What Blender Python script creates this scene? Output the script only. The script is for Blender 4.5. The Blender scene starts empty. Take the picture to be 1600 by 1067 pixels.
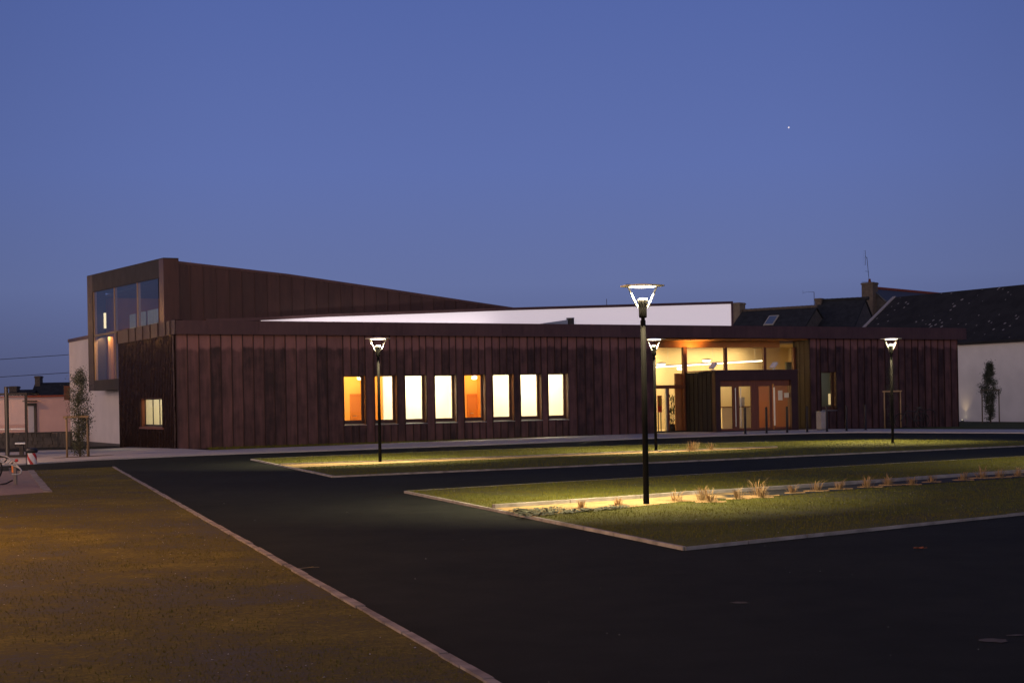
import bpy, bmesh, math, random
import numpy as np
from mathutils import Vector, Matrix

# ------------------------------------------------------------------ camera, sky, exposure
scene = bpy.context.scene
COL = scene.collection
F, ROLL, CX, CY, EYE = 2400.0, 0.0185, 800.0, 622.0, 1.7      # focal length in photo pixels, roll, horizon point, eye height
cr, sr = math.cos(ROLL), math.sin(ROLL)
cam = bpy.data.cameras.new('camera')
cam.sensor_width = 36.0
cam.lens = 36.0 * F / 1600.0
cam.shift_y = (CY - 533.5) / 1600.0
cam.clip_start, cam.clip_end = 0.1, 9000.0
cam_ob = bpy.data.objects.new('camera', cam)
COL.objects.link(cam_ob)
cam_ob.matrix_world = Matrix(((cr, sr, 0, 0), (0, 0, -1, 0), (-sr, cr, 0, EYE), (0, 0, 0, 1)))
scene.camera = cam_ob

scene.view_settings.view_transform = 'Standard'
scene.view_settings.look = 'None'
scene.view_settings.exposure = 0.0
scene.view_settings.gamma = 1.0
scene.cycles.use_denoising = True
scene.cycles.max_bounces = 8
scene.cycles.transparent_max_bounces = 12
scene.cycles.caustics_reflective = False
scene.cycles.caustics_refractive = False
scene.cycles.sample_clamp_indirect = 6.0

world = bpy.data.worlds.new('World')
scene.world = world
world.use_nodes = True
def build_sky():
    """Clear dusk sky: deep blue that pales to mauve at the horizon ahead, afterglow behind the camera."""
    nt = world.node_tree
    N, L = nt.nodes, nt.links
    bg = N['Background']
    tc = N.new('ShaderNodeTexCoord')
    sep = N.new('ShaderNodeSeparateXYZ')
    L.new(tc.outputs['Generated'], sep.inputs[0])
    asin = N.new('ShaderNodeMath'); asin.operation = 'ARCSINE'
    L.new(sep.outputs['Z'], asin.inputs[0])
    mr = N.new('ShaderNodeMapRange')
    mr.inputs['From Min'].default_value = 0.0
    mr.inputs['From Max'].default_value = math.radians(90)
    L.new(asin.outputs[0], mr.inputs['Value'])
    def ramp(stops):
        r = N.new('ShaderNodeValToRGB')
        r.color_ramp.interpolation = 'B_SPLINE' if False else 'EASE'
        e = r.color_ramp.elements
        e[0].position, e[0].color = stops[0][0] / 90, (*stops[0][1], 1)
        e[1].position, e[1].color = stops[-1][0] / 90, (*stops[-1][1], 1)
        for p, c in stops[1:-1]:
            k = e.new(p / 90); k.color = (*c, 1)
        r.color_ramp.interpolation = 'LINEAR'
        L.new(mr.outputs[0], r.inputs[0])
        return r
    front = ramp([(0, (.082, .093, .185)), (1.6, (.098, .116, .240)), (4.2, (.128, .165, .352)), (8.5, (.112, .160, .405)),
                  (15, (.086, .132, .375)), (35, (.060, .080, .22)), (90, (.040, .050, .13))])
    glow = ramp([(0, (2.7, 2.05, 1.70)), (5, (2.5, 1.95, 1.65)), (10, (1.1, .92, .86)), (16, (.27, .26, .32)),
                 (50, (.075, .085, .18)), (90, (.040, .050, .13))])
    back = N.new('ShaderNodeMapRange')
    back.interpolation_type = 'SMOOTHSTEP'
    back.inputs['From Min'].default_value = -0.75
    back.inputs['From Max'].default_value = -0.98
    dot = N.new('ShaderNodeVectorMath'); dot.operation = 'DOT_PRODUCT'
    dot.inputs[1].default_value = (-.22, .975, 0)
    L.new(tc.outputs['Generated'], dot.inputs[0])
    L.new(dot.outputs['Value'], back.inputs['Value'])
    mix = N.new('ShaderNodeMix'); mix.data_type = 'RGBA'
    L.new(back.outputs[0], mix.inputs['Factor'])
    L.new(front.outputs[0], mix.inputs['A'])
    L.new(glow.outputs[0], mix.inputs['B'])
    # weaker rosy band low left of the camera, added to brighten barn and walls
    rose = ramp([(0, (2.5, 1.9, 1.8)), (6, (2.4, 1.85, 1.8)), (14, (1.0, .85, .9)), (28, (.14, .14, .24)), (90, (.040, .050, .13))])
    dot2 = N.new('ShaderNodeVectorMath'); dot2.operation = 'DOT_PRODUCT'
    dot2.inputs[1].default_value = (-.87, -.49, 0)
    L.new(tc.outputs['Generated'], dot2.inputs[0])
    b2 = N.new('ShaderNodeMapRange'); b2.interpolation_type = 'SMOOTHSTEP'
    b2.inputs['From Min'].default_value = .45
    b2.inputs['From Max'].default_value = .95
    L.new(dot2.outputs['Value'], b2.inputs['Value'])
    mix0 = mix
    mix = N.new('ShaderNodeMix'); mix.data_type = 'RGBA'
    L.new(b2.outputs[0], mix.inputs['Factor'])
    L.new(mix0.outputs['Result'], mix.inputs['A'])
    L.new(rose.outputs[0], mix.inputs['B'])
    # the sky ahead is a touch darker away from the middle of the view
    side = N.new('ShaderNodeMapRange')
    side.interpolation_type = 'SMOOTHSTEP'
    side.inputs['From Min'].default_value = 0.15
    side.inputs['From Max'].default_value = 0.45
    side.inputs['To Min'].default_value = 1.0
    side.inputs['To Max'].default_value = 0.78
    ab = N.new('ShaderNodeMath'); ab.operation = 'ABSOLUTE'
    L.new(sep.outputs['X'], ab.inputs[0]); L.new(ab.outputs[0], side.inputs['Value'])
    mul = N.new('ShaderNodeMix'); mul.data_type = 'RGBA'; mul.blend_type = 'MULTIPLY'
    mul.inputs['Factor'].default_value = 1.0
    L.new(mix.outputs['Result'], mul.inputs['A'])
    L.new(side.outputs[0], mul.inputs['B'])
    L.new(mul.outputs['Result'], bg.inputs['Color'])
    bg.inputs['Strength'].default_value = 1.0
build_sky()

# ------------------------------------------------------------------ geometry of the photograph
def ray(px, py):
    u, v = px - CX, py - CY
    return ((u * cr - v * sr) / F, 1.0, -(u * sr + v * cr) / F)
GK = [(69.0, 0.0), (73.0, -.06), (75.0, -.13), (77.0, -.19)]
def gz(x, y):
    z = 0.0
    if y >= GK[-1][0]: z = GK[-1][1]
    elif y > GK[0][0]:
        for (a, za), (b, zb) in zip(GK, GK[1:]):
            if a <= y <= b: z = za + (zb - za) * (y - a) / (b - a)
    if x < -13.2: z -= .03 * min(-13.2 - x, 4.0)
    return z
def G(px, py, dz=0.0):
    r = ray(px, py); z = 0.0
    for _ in range(40):
        t = (z + dz - EYE) / r[2]
        z = gz(r[0] * t, t)
    return Vector((r[0] * t, t, z + dz))
def at(px, py, Y):
    r = ray(px, py)
    return Vector((r[0] * Y, Y, EYE + r[2] * Y))
TH = math.radians(27.5); ct, st = math.cos(TH), math.sin(TH)
C0 = G(275, 702); C0.z = 0.0
def to_hall(p):
    x, y = p[0] - C0.x, p[1] - C0.y
    return Vector((x * ct + y * st, -x * st + y * ct, p[2]))
def from_hall(u, v, z=0.0):
    return Vector((C0.x + u * ct - v * st, C0.y + u * st + v * ct, z))
def FL(px, py, v=0.0):            # photo point on a plane parallel to the long front of the hall -> (u, z)
    r = ray(px, py)
    t = (v - (C0.x * st - C0.y * ct)) / (-r[0] * st + ct)
    q = to_hall((r[0] * t, t, EYE + r[2] * t))
    return q.x, q.z
def LF(px, py, u=0.0):            # photo point on a plane parallel to the short left side of the hall -> (v, z)
    r = ray(px, py)
    t = (u + C0.x * ct + C0.y * st) / (r[0] * ct + st)
    q = to_hall((r[0] * t, t, EYE + r[2] * t))
    return q.y, q.z

# ------------------------------------------------------------------ mesh helpers
class MB:
    def __init__(self): self.v, self.f, self.m = [], [], []
    def add(self, vs, fs, mi=0):
        o = len(self.v)
        self.v += [tuple(p) for p in vs]
        self.f += [tuple(i + o for i in q) for q in fs]
        self.m += [mi] * len(fs)
        return self
    def quad(self, a, b, c, d, mi=0): return self.add((a, b, c, d), ((0, 1, 2, 3),), mi)
    def box(self, x0, x1, y0, y1, z0, z1, mi=0, M=None):
        vs = [Vector((x, y, z)) for z in (z0, z1) for y in (y0, y1) for x in (x0, x1)]
        if M is not None: vs = [M @ p for p in vs]
        return self.add(vs, ((0, 2, 3, 1), (4, 5, 7, 6), (0, 1, 5, 4), (2, 6, 7, 3), (0, 4, 6, 2), (1, 3, 7, 5)), mi)
    def prism(self, poly, d, mi=0):      # polygon (list of 3D points) pushed along vector d
        n = len(poly); d = Vector(d)
        a = [Vector(p) for p in poly]; b = [p + d for p in a]
        fs = [tuple(range(n)), tuple(range(2 * n - 1, n - 1, -1))]
        fs += [(i, i + n, (i + 1) % n + n, (i + 1) % n) for i in range(n)]
        return self.add(a + b, fs, mi)
    def beam(self, a, b, w, h, mi=0, up=(0, 0, 1)):    # square bar from a to b
        a, b = Vector(a), Vector(b); d = (b - a).normalized()
        up = Vector(up)
        if abs(d.dot(up)) > .98: up = Vector((1, 0, 0))
        s = d.cross(up).normalized() * w / 2; t = s.cross(d).normalized() * h / 2
        return self.prism([a - s - t, a + s - t, a + s + t, a - s + t], b - a, mi)
    def tube(self, pts, r, n=8, mi=0, closed=False):
        pts = [Vector(p) for p in pts]
        rs = r if isinstance(r, (list, tuple)) else [r] * len(pts)
        vs, fs = [], []
        prev = None
        m = len(pts)
        for i, p in enumerate(pts):
            if closed: d = pts[(i + 1) % m] - pts[i - 1]
            else: d = pts[min(i + 1, m - 1)] - pts[max(i - 1, 0)]
            d.normalize()
            ref = prev if prev is not None else (Vector((0, 0, 1)) if abs(d.z) < .9 else Vector((1, 0, 0)))
            s = d.cross(ref)
            if s.length < 1e-5: s = d.cross(Vector((0, 1, 0)))
            s.normalize(); t = s.cross(d).normalized(); prev = t
            vs += [p + (s * math.cos(2 * math.pi * k / n) + t * math.sin(2 * math.pi * k / n)) * rs[i] for k in range(n)]
        for i in range(m if closed else m - 1):
            j = (i + 1) % m
            for k in range(n):
                fs.append((i * n + k, i * n + (k + 1) % n, j * n + (k + 1) % n, j * n + k))
        if not closed:
            fs.append(tuple(range(n - 1, -1, -1))); fs.append(tuple(range((m - 1) * n, m * n)))
        return self.add(vs, fs, mi)
    def lathe(self, prof, c=(0, 0, 0), n=24, mi=0, cap=True):
        c = Vector(c); vs, fs = [], []
        for r, z in prof:
            vs += [c + Vector((r * math.cos(2 * math.pi * k / n), r * math.sin(2 * math.pi * k / n), z)) for k in range(n)]
        for i in range(len(prof) - 1):
            for k in range(n):
                fs.append((i * n + k, i * n + (k + 1) % n, (i + 1) * n + (k + 1) % n, (i + 1) * n + k))
        if cap:
            fs.append(tuple(range(n - 1, -1, -1))); fs.append(tuple(range((len(prof) - 1) * n, len(prof) * n)))
        return self.add(vs, fs, mi)
    def build(self, name, mat, parent=None, smooth=False, bevel=0.0):
        me = bpy.data.meshes.new(name)
        me.from_pydata(self.v, [], self.f)
        mats = mat if isinstance(mat, (list, tuple)) else [mat]
        for k in mats: me.materials.append(k)
        if len(mats) > 1: me.polygons.foreach_set('material_index', self.m)
        if smooth:
            me.polygons.foreach_set('use_smooth', [len(q) <= 4 for q in self.f])
        me.update()
        o = bpy.data.objects.new(name, me); COL.objects.link(o)
        if parent is not None: o.parent = parent
        if bevel:
            b = o.modifiers.new('bevel', 'BEVEL'); b.width = bevel; b.segments = 2; b.limit_method = 'ANGLE'
        return o
def tag(o, label, cat, group=None, kind=None):
    if label: o['label'] = label
    if cat: o['category'] = cat
    if group: o['group'] = group
    if kind: o['kind'] = kind
    return o
def thing(name, loc, rz, label, cat, group=None):
    o = bpy.data.objects.new(name, None); COL.objects.link(o)
    o.location = loc; o.rotation_euler = (0, 0, rz); o.empty_display_size = .3
    return tag(o, label, cat, group)
def copy_tree(o, parent=None):
    c = o.copy(); COL.objects.link(c); c.parent = parent
    for ch in list(o.children): copy_tree(ch, c)
    return c
def light(name, kind, power, color, loc, parent, rot=(0, 0, 0), **kw):
    l = bpy.data.lights.new(name, kind); l.energy = power; l.color = color
    for k, v in kw.items(): setattr(l, k, v)
    o = bpy.data.objects.new(name, l); COL.objects.link(o)
    o.location = loc; o.rotation_euler = rot; o.parent = parent
    return o

# ------------------------------------------------------------------ materials
def mat(name, color, rough=.6, metal=0.0, emit=None, estr=0.0, var=0.0, scale=8.0, bump=0.0, bscale=40.0, color2=None, spec=.5, stretch=(1, 1, 1)):
    m = bpy.data.materials.new(name); m.use_nodes = True
    nt = m.node_tree; N, L = nt.nodes, nt.links
    p = N['Principled BSDF']
    p.inputs['Base Color'].default_value = (*color, 1)
    p.inputs['Roughness'].default_value = rough
    p.inputs['Metallic'].default_value = metal
    p.inputs['Specular IOR Level'].default_value = spec
    if emit:
        p.inputs['Emission Color'].default_value = (*emit, 1)
        p.inputs['Emission Strength'].default_value = estr
    if var or color2:
        tc = N.new('ShaderNodeTexCoord'); mp = N.new('ShaderNodeMapping')
        mp.inputs['Scale'].default_value = stretch
        L.new(tc.outputs['Object'], mp.inputs[0])
        nz = N.new('ShaderNodeTexNoise'); nz.inputs['Scale'].default_value = scale; nz.inputs['Detail'].default_value = 6
        L.new(mp.outputs[0], nz.inputs['Vector'])
        rp = N.new('ShaderNodeMapRange')
        rp.inputs['From Min'].default_value = .32; rp.inputs['From Max'].default_value = .68
        L.new(nz.outputs['Fac'], rp.inputs['Value'])
        mx = N.new('ShaderNodeMix'); mx.data_type = 'RGBA'
        c2 = color2 or tuple(c * (1 - var) for c in color)
        mx.inputs['A'].default_value = (*color, 1); mx.inputs['B'].default_value = (*c2, 1)
        L.new(rp.outputs[0], mx.inputs['Factor']); L.new(mx.outputs['Result'], p.inputs['Base Color'])
    if bump:
        tc = N.new('ShaderNodeTexCoord')
        nz = N.new('ShaderNodeTexNoise'); nz.inputs['Scale'].default_value = bscale; nz.inputs['Detail'].default_value = 4
        L.new(tc.outputs['Object'], nz.inputs['Vector'])
        b = N.new('ShaderNodeBump'); b.inputs['Strength'].default_value = bump; b.inputs['Distance'].default_value = .02
        L.new(nz.outputs['Fac'], b.inputs['Height']); L.new(b.outputs[0], p.inputs['Normal'])
    return m
def glass_mat(name, tint=(1, 1, 1), refl=1.5):
    m = bpy.data.materials.new(name); m.use_nodes = True
    nt = m.node_tree; N, L = nt.nodes, nt.links
    N.remove(N['Principled BSDF'])
    t = N.new('ShaderNodeBsdfTransparent'); t.inputs[0].default_value = (*tint, 1)
    g = N.new('ShaderNodeBsdfGlossy'); g.inputs['Roughness'].default_value = .01
    fr = N.new('ShaderNodeFresnel'); fr.inputs['IOR'].default_value = refl
    mx = N.new('ShaderNodeMixShader')
    ge = N.new('ShaderNodeNewGeometry')
    front_only = N.new('ShaderNodeMath'); front_only.operation = 'MULTIPLY'
    inv = N.new('ShaderNodeMath'); inv.operation = 'SUBTRACT'; inv.inputs[0].default_value = 1.0
    L.new(ge.outputs['Backfacing'], inv.inputs[1])
    L.new(fr.outputs[0], front_only.inputs[0]); L.new(inv.outputs[0], front_only.inputs[1])
    L.new(front_only.outputs[0], mx.inputs[0]); L.new(t.outputs[0], mx.inputs[1]); L.new(g.outputs[0], mx.inputs[2])
    L.new(mx.outputs[0], N['Material Output'].inputs[0])
    return m
def copper_mat(name, light_c, dark_c, top=True, metal=.55, rough=.42, ripple=.25, coat=0.0, rs=1.0):
    """Oxidised copper sheet: each sheet ('panel' attribute) has its own tone; pinker unweathered band under the eaves with a ragged edge."""
    m = bpy.data.materials.new(name); m.use_nodes = True
    nt = m.node_tree; N, L = nt.nodes, nt.links
    p = N['Principled BSDF']
    p.inputs['Metallic'].default_value = metal; p.inputs['Roughness'].default_value = rough
    tc = N.new('ShaderNodeTexCoord')
    at_ = N.new('ShaderNodeAttribute'); at_.attribute_name = 'panel'
    comb = N.new('ShaderNodeVectorMath'); comb.operation = 'MULTIPLY_ADD'       # decorrelate the stain from sheet to sheet
    comb.inputs[1].default_value = (7.3, 3.1, 5.7)
    L.new(at_.outputs['Color'], comb.inputs[0]); L.new(tc.outputs['Object'], comb.inputs[2])
    n1 = N.new('ShaderNodeTexNoise'); n1.inputs['Scale'].default_value = 1.7; n1.inputs['Detail'].default_value = 5
    L.new(comb.outputs[0], n1.inputs['Vector'])
    mp = N.new('ShaderNodeMapping'); mp.inputs['Scale'].default_value = (5, 5, .55)
    L.new(comb.outputs[0], mp.inputs[0])
    n2 = N.new('ShaderNodeTexNoise'); n2.inputs['Scale'].default_value = 1.6; n2.inputs['Detail'].default_value = 6
    L.new(mp.outputs[0], n2.inputs['Vector'])
    def math_(op, a, b):
        n = N.new('ShaderNodeMath'); n.operation = op
        for i, q in enumerate((a, b)):
            if isinstance(q, (int, float)): n.inputs[i].default_value = q
            else: L.new(q, n.inputs[i])
        return n.outputs[0]
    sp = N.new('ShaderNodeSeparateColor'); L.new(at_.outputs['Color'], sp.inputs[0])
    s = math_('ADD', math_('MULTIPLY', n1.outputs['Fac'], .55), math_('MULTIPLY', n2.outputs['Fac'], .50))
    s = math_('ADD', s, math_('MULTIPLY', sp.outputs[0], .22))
    if top:
        sx = N.new('ShaderNodeSeparateXYZ'); L.new(tc.outputs['Object'], sx.inputs[0])
        zz = math_('ADD', sx.outputs['Z'], math_('MULTIPLY', n1.outputs['Fac'], .55))
        zr = N.new('ShaderNodeMapRange'); zr.interpolation_type = 'SMOOTHSTEP'
        zr.inputs['From Min'].default_value = 3.98; zr.inputs['From Max'].default_value = 4.16
        L.new(zz, zr.inputs['Value'])
        s = math_('ADD', s, math_('MULTIPLY', zr.outputs[0], .46))
    rp = N.new('ShaderNodeMapRange'); rp.inputs['From Min'].default_value = .45; rp.inputs['From Max'].default_value = 1.18
    L.new(s, rp.inputs['Value'])
    mx = N.new('ShaderNodeMix'); mx.data_type = 'RGBA'
    mx.inputs['A'].default_value = (*dark_c, 1); mx.inputs['B'].default_value = (*light_c, 1)
    L.new(rp.outputs[0], mx.inputs['Factor']); L.new(mx.outputs['Result'], p.inputs['Base Color'])
    rr = N.new('ShaderNodeMapRange'); rr.inputs['To Min'].default_value = rough - .1; rr.inputs['To Max'].default_value = rough + .12
    L.new(n1.outputs['Fac'], rr.inputs['Value']); L.new(rr.outputs[0], p.inputs['Roughness'])
    mb = N.new('ShaderNodeMapping'); mb.inputs['Scale'].default_value = (3 * rs, 3 * rs, .8 * rs)
    L.new(comb.outputs[0], mb.inputs[0])
    nb = N.new('ShaderNodeTexNoise'); nb.inputs['Scale'].default_value = 1.5; nb.inputs['Detail'].default_value = 3
    L.new(mb.outputs[0], nb.inputs['Vector'])
    b = N.new('ShaderNodeBump'); b.inputs['Strength'].default_value = ripple; b.inputs['Distance'].default_value = .05
    L.new(nb.outputs['Fac'], b.inputs['Height']); L.new(b.outputs[0], p.inputs['Normal'])
    if coat:                                              # waxy sheen that breaks reflections of lamps into sparks
        p.inputs['Coat Weight'].default_value = coat; p.inputs['Coat Roughness'].default_value = .025
        nc = N.new('ShaderNodeTexNoise'); nc.inputs['Scale'].default_value = 5; nc.inputs['Detail'].default_value = 2
        L.new(mb.outputs[0], nc.inputs['Vector'])
        bc = N.new('ShaderNodeBump'); bc.inputs['Strength'].default_value = .8; bc.inputs['Distance'].default_value = .04
        L.new(nc.outputs['Fac'], bc.inputs['Height']); L.new(bc.outputs[0], p.inputs['Coat Normal'])
    return m
def ground_mat(name, stops, scales, bump=.3, bscale=60, rough=.95, spec=.2):
    """Noise of several sizes mixed between a few ground colours."""
    m = bpy.data.materials.new(name); m.use_nodes = True
    nt = m.node_tree; N, L = nt.nodes, nt.links
    p = N['Principled BSDF']; p.inputs['Roughness'].default_value = rough; p.inputs['Specular IOR Level'].default_value = spec
    tc = N.new('ShaderNodeTexCoord')
    acc = None
    for sc, w in scales:
        n = N.new('ShaderNodeTexNoise'); n.inputs['Scale'].default_value = sc; n.inputs['Detail'].default_value = 4
        L.new(tc.outputs['Object'], n.inputs['Vector'])
        k = N.new('ShaderNodeMath'); k.operation = 'MULTIPLY_ADD'
        L.new(n.outputs['Fac'], k.inputs[0]); k.inputs[1].default_value = w
        if acc is None: k.inputs[2].default_value = 0
        else: L.new(acc, k.inputs[2])
        acc = k.outputs[0]
    r = N.new('ShaderNodeValToRGB'); e = r.color_ramp.elements
    e[0].position, e[0].color = stops[0][0], (*stops[0][1], 1)
    e[1].position, e[1].color = stops[-1][0], (*stops[-1][1], 1)
    for q, c in stops[1:-1]:
        k = e.new(q); k.color = (*c, 1)
    L.new(acc, r.inputs[0]); L.new(r.outputs[0], p.inputs['Base Color'])
    if bump:
        n = N.new('ShaderNodeTexNoise'); n.inputs['Scale'].default_value = bscale; n.inputs['Detail'].default_value = 3
        L.new(tc.outputs['Object'], n.inputs['Vector'])
        b = N.new('ShaderNodeBump'); b.inputs['Strength'].default_value = bump; b.inputs['Distance'].default_value = .02
        L.new(n.outputs['Fac'], b.inputs['Height']); L.new(b.outputs[0], p.inputs['Normal'])
    return m

M_asphalt = ground_mat('asphalt', [(.36, (.0095, .0118, .0095)), (.50, (.0165, .0198, .0160)), (.60, (.0220, .0255, .0210)), (.68, (.040, .043, .038))],
                       [(.28, .35), (2.2, .25), (140, .40)], bump=.35, bscale=220, rough=.95, spec=.1)
M_path = ground_mat('pale_concrete', [(.3, (.36, .335, .33)), (.5, (.47, .44, .42)), (.75, (.55, .52, .50))],
                    [(.5, .5), (6, .25), (90, .25)], bump=.15, bscale=120)
M_ground = ground_mat('earth', [(.3, (.022, .026, .014)), (.6, (.04, .042, .02)), (.8, (.05, .045, .03))], [(.2, .5), (4, .5)])
M_turf = ground_mat('thin_turf', [(.30, (.055, .052, .046)), (.44, (.062, .062, .018)), (.55, (.080, .086, .012)), (.72, (.110, .108, .015))],
                    [(.30, .35), (2.2, .3), (30, .35)], bump=.6, bscale=55)
M_lawn = ground_mat('worn_turf', [(.36, (.080, .080, .086)), (.44, (.066, .062, .052)), (.50, (.085, .070, .014)), (.56, (.135, .108, .016)), (.62, (.19, .145, .025))],
                       [(.33, .34), (1.4, .24), (13, .20), (42, .22)], bump=.8, bscale=60)
M_sand = ground_mat('ochre_sand', [(.3, (.20, .135, .06)), (.5, (.36, .25, .11)), (.75, (.42, .31, .16))], [(1.2, .5), (14, .5)], bump=.5, bscale=30)
M_kerb = mat('kerb_concrete', (.38, .36, .33), .9, var=.5, scale=3.5, bump=.2)
M_setts = mat('granite_setts', (.32, .28, .25), .9, color2=(.13, .11, .10), scale=4.0, bump=.4, bscale=9)
M_pad = mat('brick_paving', (.30, .20, .16), .9, color2=(.22, .15, .12), scale=6, bump=.3)
M_grass = mat('grass_blade', (.110, .122, .013), .8, color2=(.135, .118, .018), scale=.9, spec=.1)
M_grass2 = mat('dry_grass_blade', (.165, .130, .018), .8, color2=(.120, .112, .020), scale=.7, spec=.1)
M_stone_bit = mat('stone_chip', (.42, .40, .38), .9, var=.4, scale=3)
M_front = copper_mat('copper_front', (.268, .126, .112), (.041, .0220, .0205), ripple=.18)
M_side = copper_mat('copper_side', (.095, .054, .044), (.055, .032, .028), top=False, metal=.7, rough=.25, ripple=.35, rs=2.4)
M_band = copper_mat('copper_band', (.150, .080, .078), (.080, .042, .043), top=False, ripple=.12)
M_upper = copper_mat('copper_upper', (.108, .051, .045), (.053, .027, .0245), top=False, ripple=.15)
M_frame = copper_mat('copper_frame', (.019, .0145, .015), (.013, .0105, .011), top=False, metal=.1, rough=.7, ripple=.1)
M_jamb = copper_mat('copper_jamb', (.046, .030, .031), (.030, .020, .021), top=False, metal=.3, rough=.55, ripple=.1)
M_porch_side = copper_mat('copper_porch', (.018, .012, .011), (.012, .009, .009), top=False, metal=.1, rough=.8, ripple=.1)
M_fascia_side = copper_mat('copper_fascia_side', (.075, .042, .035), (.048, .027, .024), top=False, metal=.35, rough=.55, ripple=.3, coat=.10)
M_dark = mat('dark_metal', (.030, .026, .027), .45, .6)
M_timber = mat('stained_timber', (.19, .062, .026), .45, color2=(.13, .042, .02), scale=3, stretch=(6, 6, .6))
M_winframe = mat('dark_stained_timber', (.070, .030, .020), .5)
M_soffit = mat('soffit_panel', (.52, .22, .06), .5, var=.25, scale=2)
M_white_wall = mat('white_render', (.66, .60, .59), .95, var=.10, scale=1.2, bump=.08)
M_plinth = mat('dark_plinth', (.07, .065, .065), .9)
M_pane = glass_mat('window_glass')
M_tower_pane = glass_mat('tower_glass', (.90, .93, .95), 1.75)
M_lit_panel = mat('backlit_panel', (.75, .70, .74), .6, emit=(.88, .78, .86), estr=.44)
M_roofing = mat('roof_membrane', (.12, .10, .11), .9)
M_white_plaster = mat('white_plaster', (.86, .82, .66), .9)
M_orange_plaster = mat('orange_plaster', (.85, .44, .085), .85)
M_orange_door = mat('orange_door', (.62, .22, .03), .6)
M_cream = mat('cream_plaster', (.74, .60, .36), .9, var=.06, scale=1)
M_floor_in = mat('interior_floor', (.42, .32, .2), .5)
M_red_panel = mat('red_panel', (.23, .042, .014), .6)
M_steel = mat('brushed_steel', (.55, .54, .53), .3, .9)
M_galv = mat('galvanised_steel', (.40, .42, .45), .4, .85)
M_lamp_black = mat('lamp_paint', (.0055, .0054, .0053), .6, 0, spec=.04)
M_lamp_white = mat('lamp_reflector', (.8, .78, .72), .5)
M_lamp_arm = mat('lamp_arm_paint', (.12, .117, .105), .5)
M_lamp_glow = mat('lamp_disc_glow', (.9, .9, .9), .4, emit=(1, .83, .56), estr=13)
M_lamp_up = mat('lamp_uplight', (.25, .25, .25), .4, emit=(1, .83, .56), estr=2.5)
M_tube = mat('fluorescent_tube', (.9, .9, .9), .4, emit=(1, .86, .55), estr=5)
M_spot = mat('ceiling_lens', (.9, .9, .9), .4, emit=(1, .84, .5), estr=7)
M_sodium = mat('sodium_lens', (.9, .6, .3), .4, emit=(1, .48, .13), estr=1600)
M_slate = mat('old_slate', (.035, .037, .042), .8, spec=.12, color2=(.022, .023, .025), scale=2.5, bump=.5, bscale=14)
M_slate_blue = mat('new_slate', (.050, .056, .070), .6, var=.25, scale=5, bump=.3, bscale=10)
M_ridge = mat('clay_ridge_tile', (.25, .055, .03), .85, var=.4, scale=5)
M_gable = mat('grey_stone', (.085, .075, .068), .95, color2=(.05, .045, .042), scale=3, bump=.5)
M_brick = mat('chimney_brick', (.12, .095, .075), .95, color2=(.08, .062, .05), scale=6, bump=.4)
M_pink = mat('pink_render', (.54, .37, .37), .95, var=.10, scale=1.5)
M_barn = mat('barn_render', (.78, .74, .70), .95, var=.15, scale=.7)
M_wood = mat('pine_pole', (.34, .23, .12), .8, var=.3, scale=5, stretch=(3, 3, .5))
M_leaf = mat('leaf', (.055, .066, .034), .6, color2=(.085, .092, .055), scale=2.5)
M_bark = mat('bark', (.09, .07, .05), .9)
M_straw = mat('dry_straw', (.40, .24, .11), .9, color2=(.28, .20, .09), scale=6)
M_weed = mat('grey_green_leaf', (.11, .12, .06), .7, color2=(.03, .038, .022), scale=4)
M_red = mat('red_paint', (.55, .03, .03), .5)
M_whitep = mat('white_paint', (.75, .74, .73), .5)
M_black = mat('black_plastic', (.02, .02, .021), .5)
M_rubber = mat('rubber', (.015, .015, .015), .8)
M_orange = mat('orange_plastic', (.75, .22, .04), .5)
M_poster = mat('poster_paper', (.78, .70, .5), .9)
M_poster_red = mat('poster_red', (.6, .06, .03), .7)
M_green = mat('plant_leaf', (.03, .05, .015), .5)

def lichen_slate():
    m = mat('lichen_slate', (.032, .031, .031), .85, spec=.12, color2=(.020, .019, .019), scale=1.2, bump=.5, bscale=12)
    nt = m.node_tree; N, L = nt.nodes, nt.links; p = N['Principled BSDF']
    src = p.inputs['Base Color'].links[0].from_socket
    tc = N.new('ShaderNodeTexCoord')
    vo = N.new('ShaderNodeTexVoronoi'); vo.inputs['Scale'].default_value = 2.6; vo.inputs['Randomness'].default_value = 1
    nz = N.new('ShaderNodeTexNoise'); nz.inputs['Scale'].default_value = .5
    L.new(tc.outputs['Object'], vo.inputs['Vector']); L.new(tc.outputs['Object'], nz.inputs['Vector'])
    th = N.new('ShaderNodeMapRange'); th.inputs['From Min'].default_value = .38; th.inputs['From Max'].default_value = .72
    th.inputs['To Min'].default_value = .03; th.inputs['To Max'].default_value = .34
    L.new(nz.outputs['Fac'], th.inputs['Value'])
    lt = N.new('ShaderNodeMath'); lt.operation = 'LESS_THAN'
    L.new(vo.outputs['Distance'], lt.inputs[0]); L.new(th.outputs[0], lt.inputs[1])
    sel = N.new('ShaderNodeSeparateColor'); L.new(vo.outputs['Color'], sel.inputs[0])
    gt = N.new('ShaderNodeMath'); gt.operation = 'GREATER_THAN'; gt.inputs[1].default_value = .45
    L.new(sel.outputs[0], gt.inputs[0])
    mu = N.new('ShaderNodeMath'); mu.operation = 'MULTIPLY'
    L.new(lt.outputs[0], mu.inputs[0]); L.new(gt.outputs[0], mu.inputs[1])
    mx = N.new('ShaderNodeMix'); mx.data_type = 'RGBA'; mx.inputs['B'].default_value = (.22, .20, .195, 1)
    L.new(mu.outputs[0], mx.inputs['Factor']); L.new(src, mx.inputs['A']); L.new(mx.outputs['Result'], p.inputs['Base Color'])
    return m
M_lichen = lichen_slate()

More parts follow.
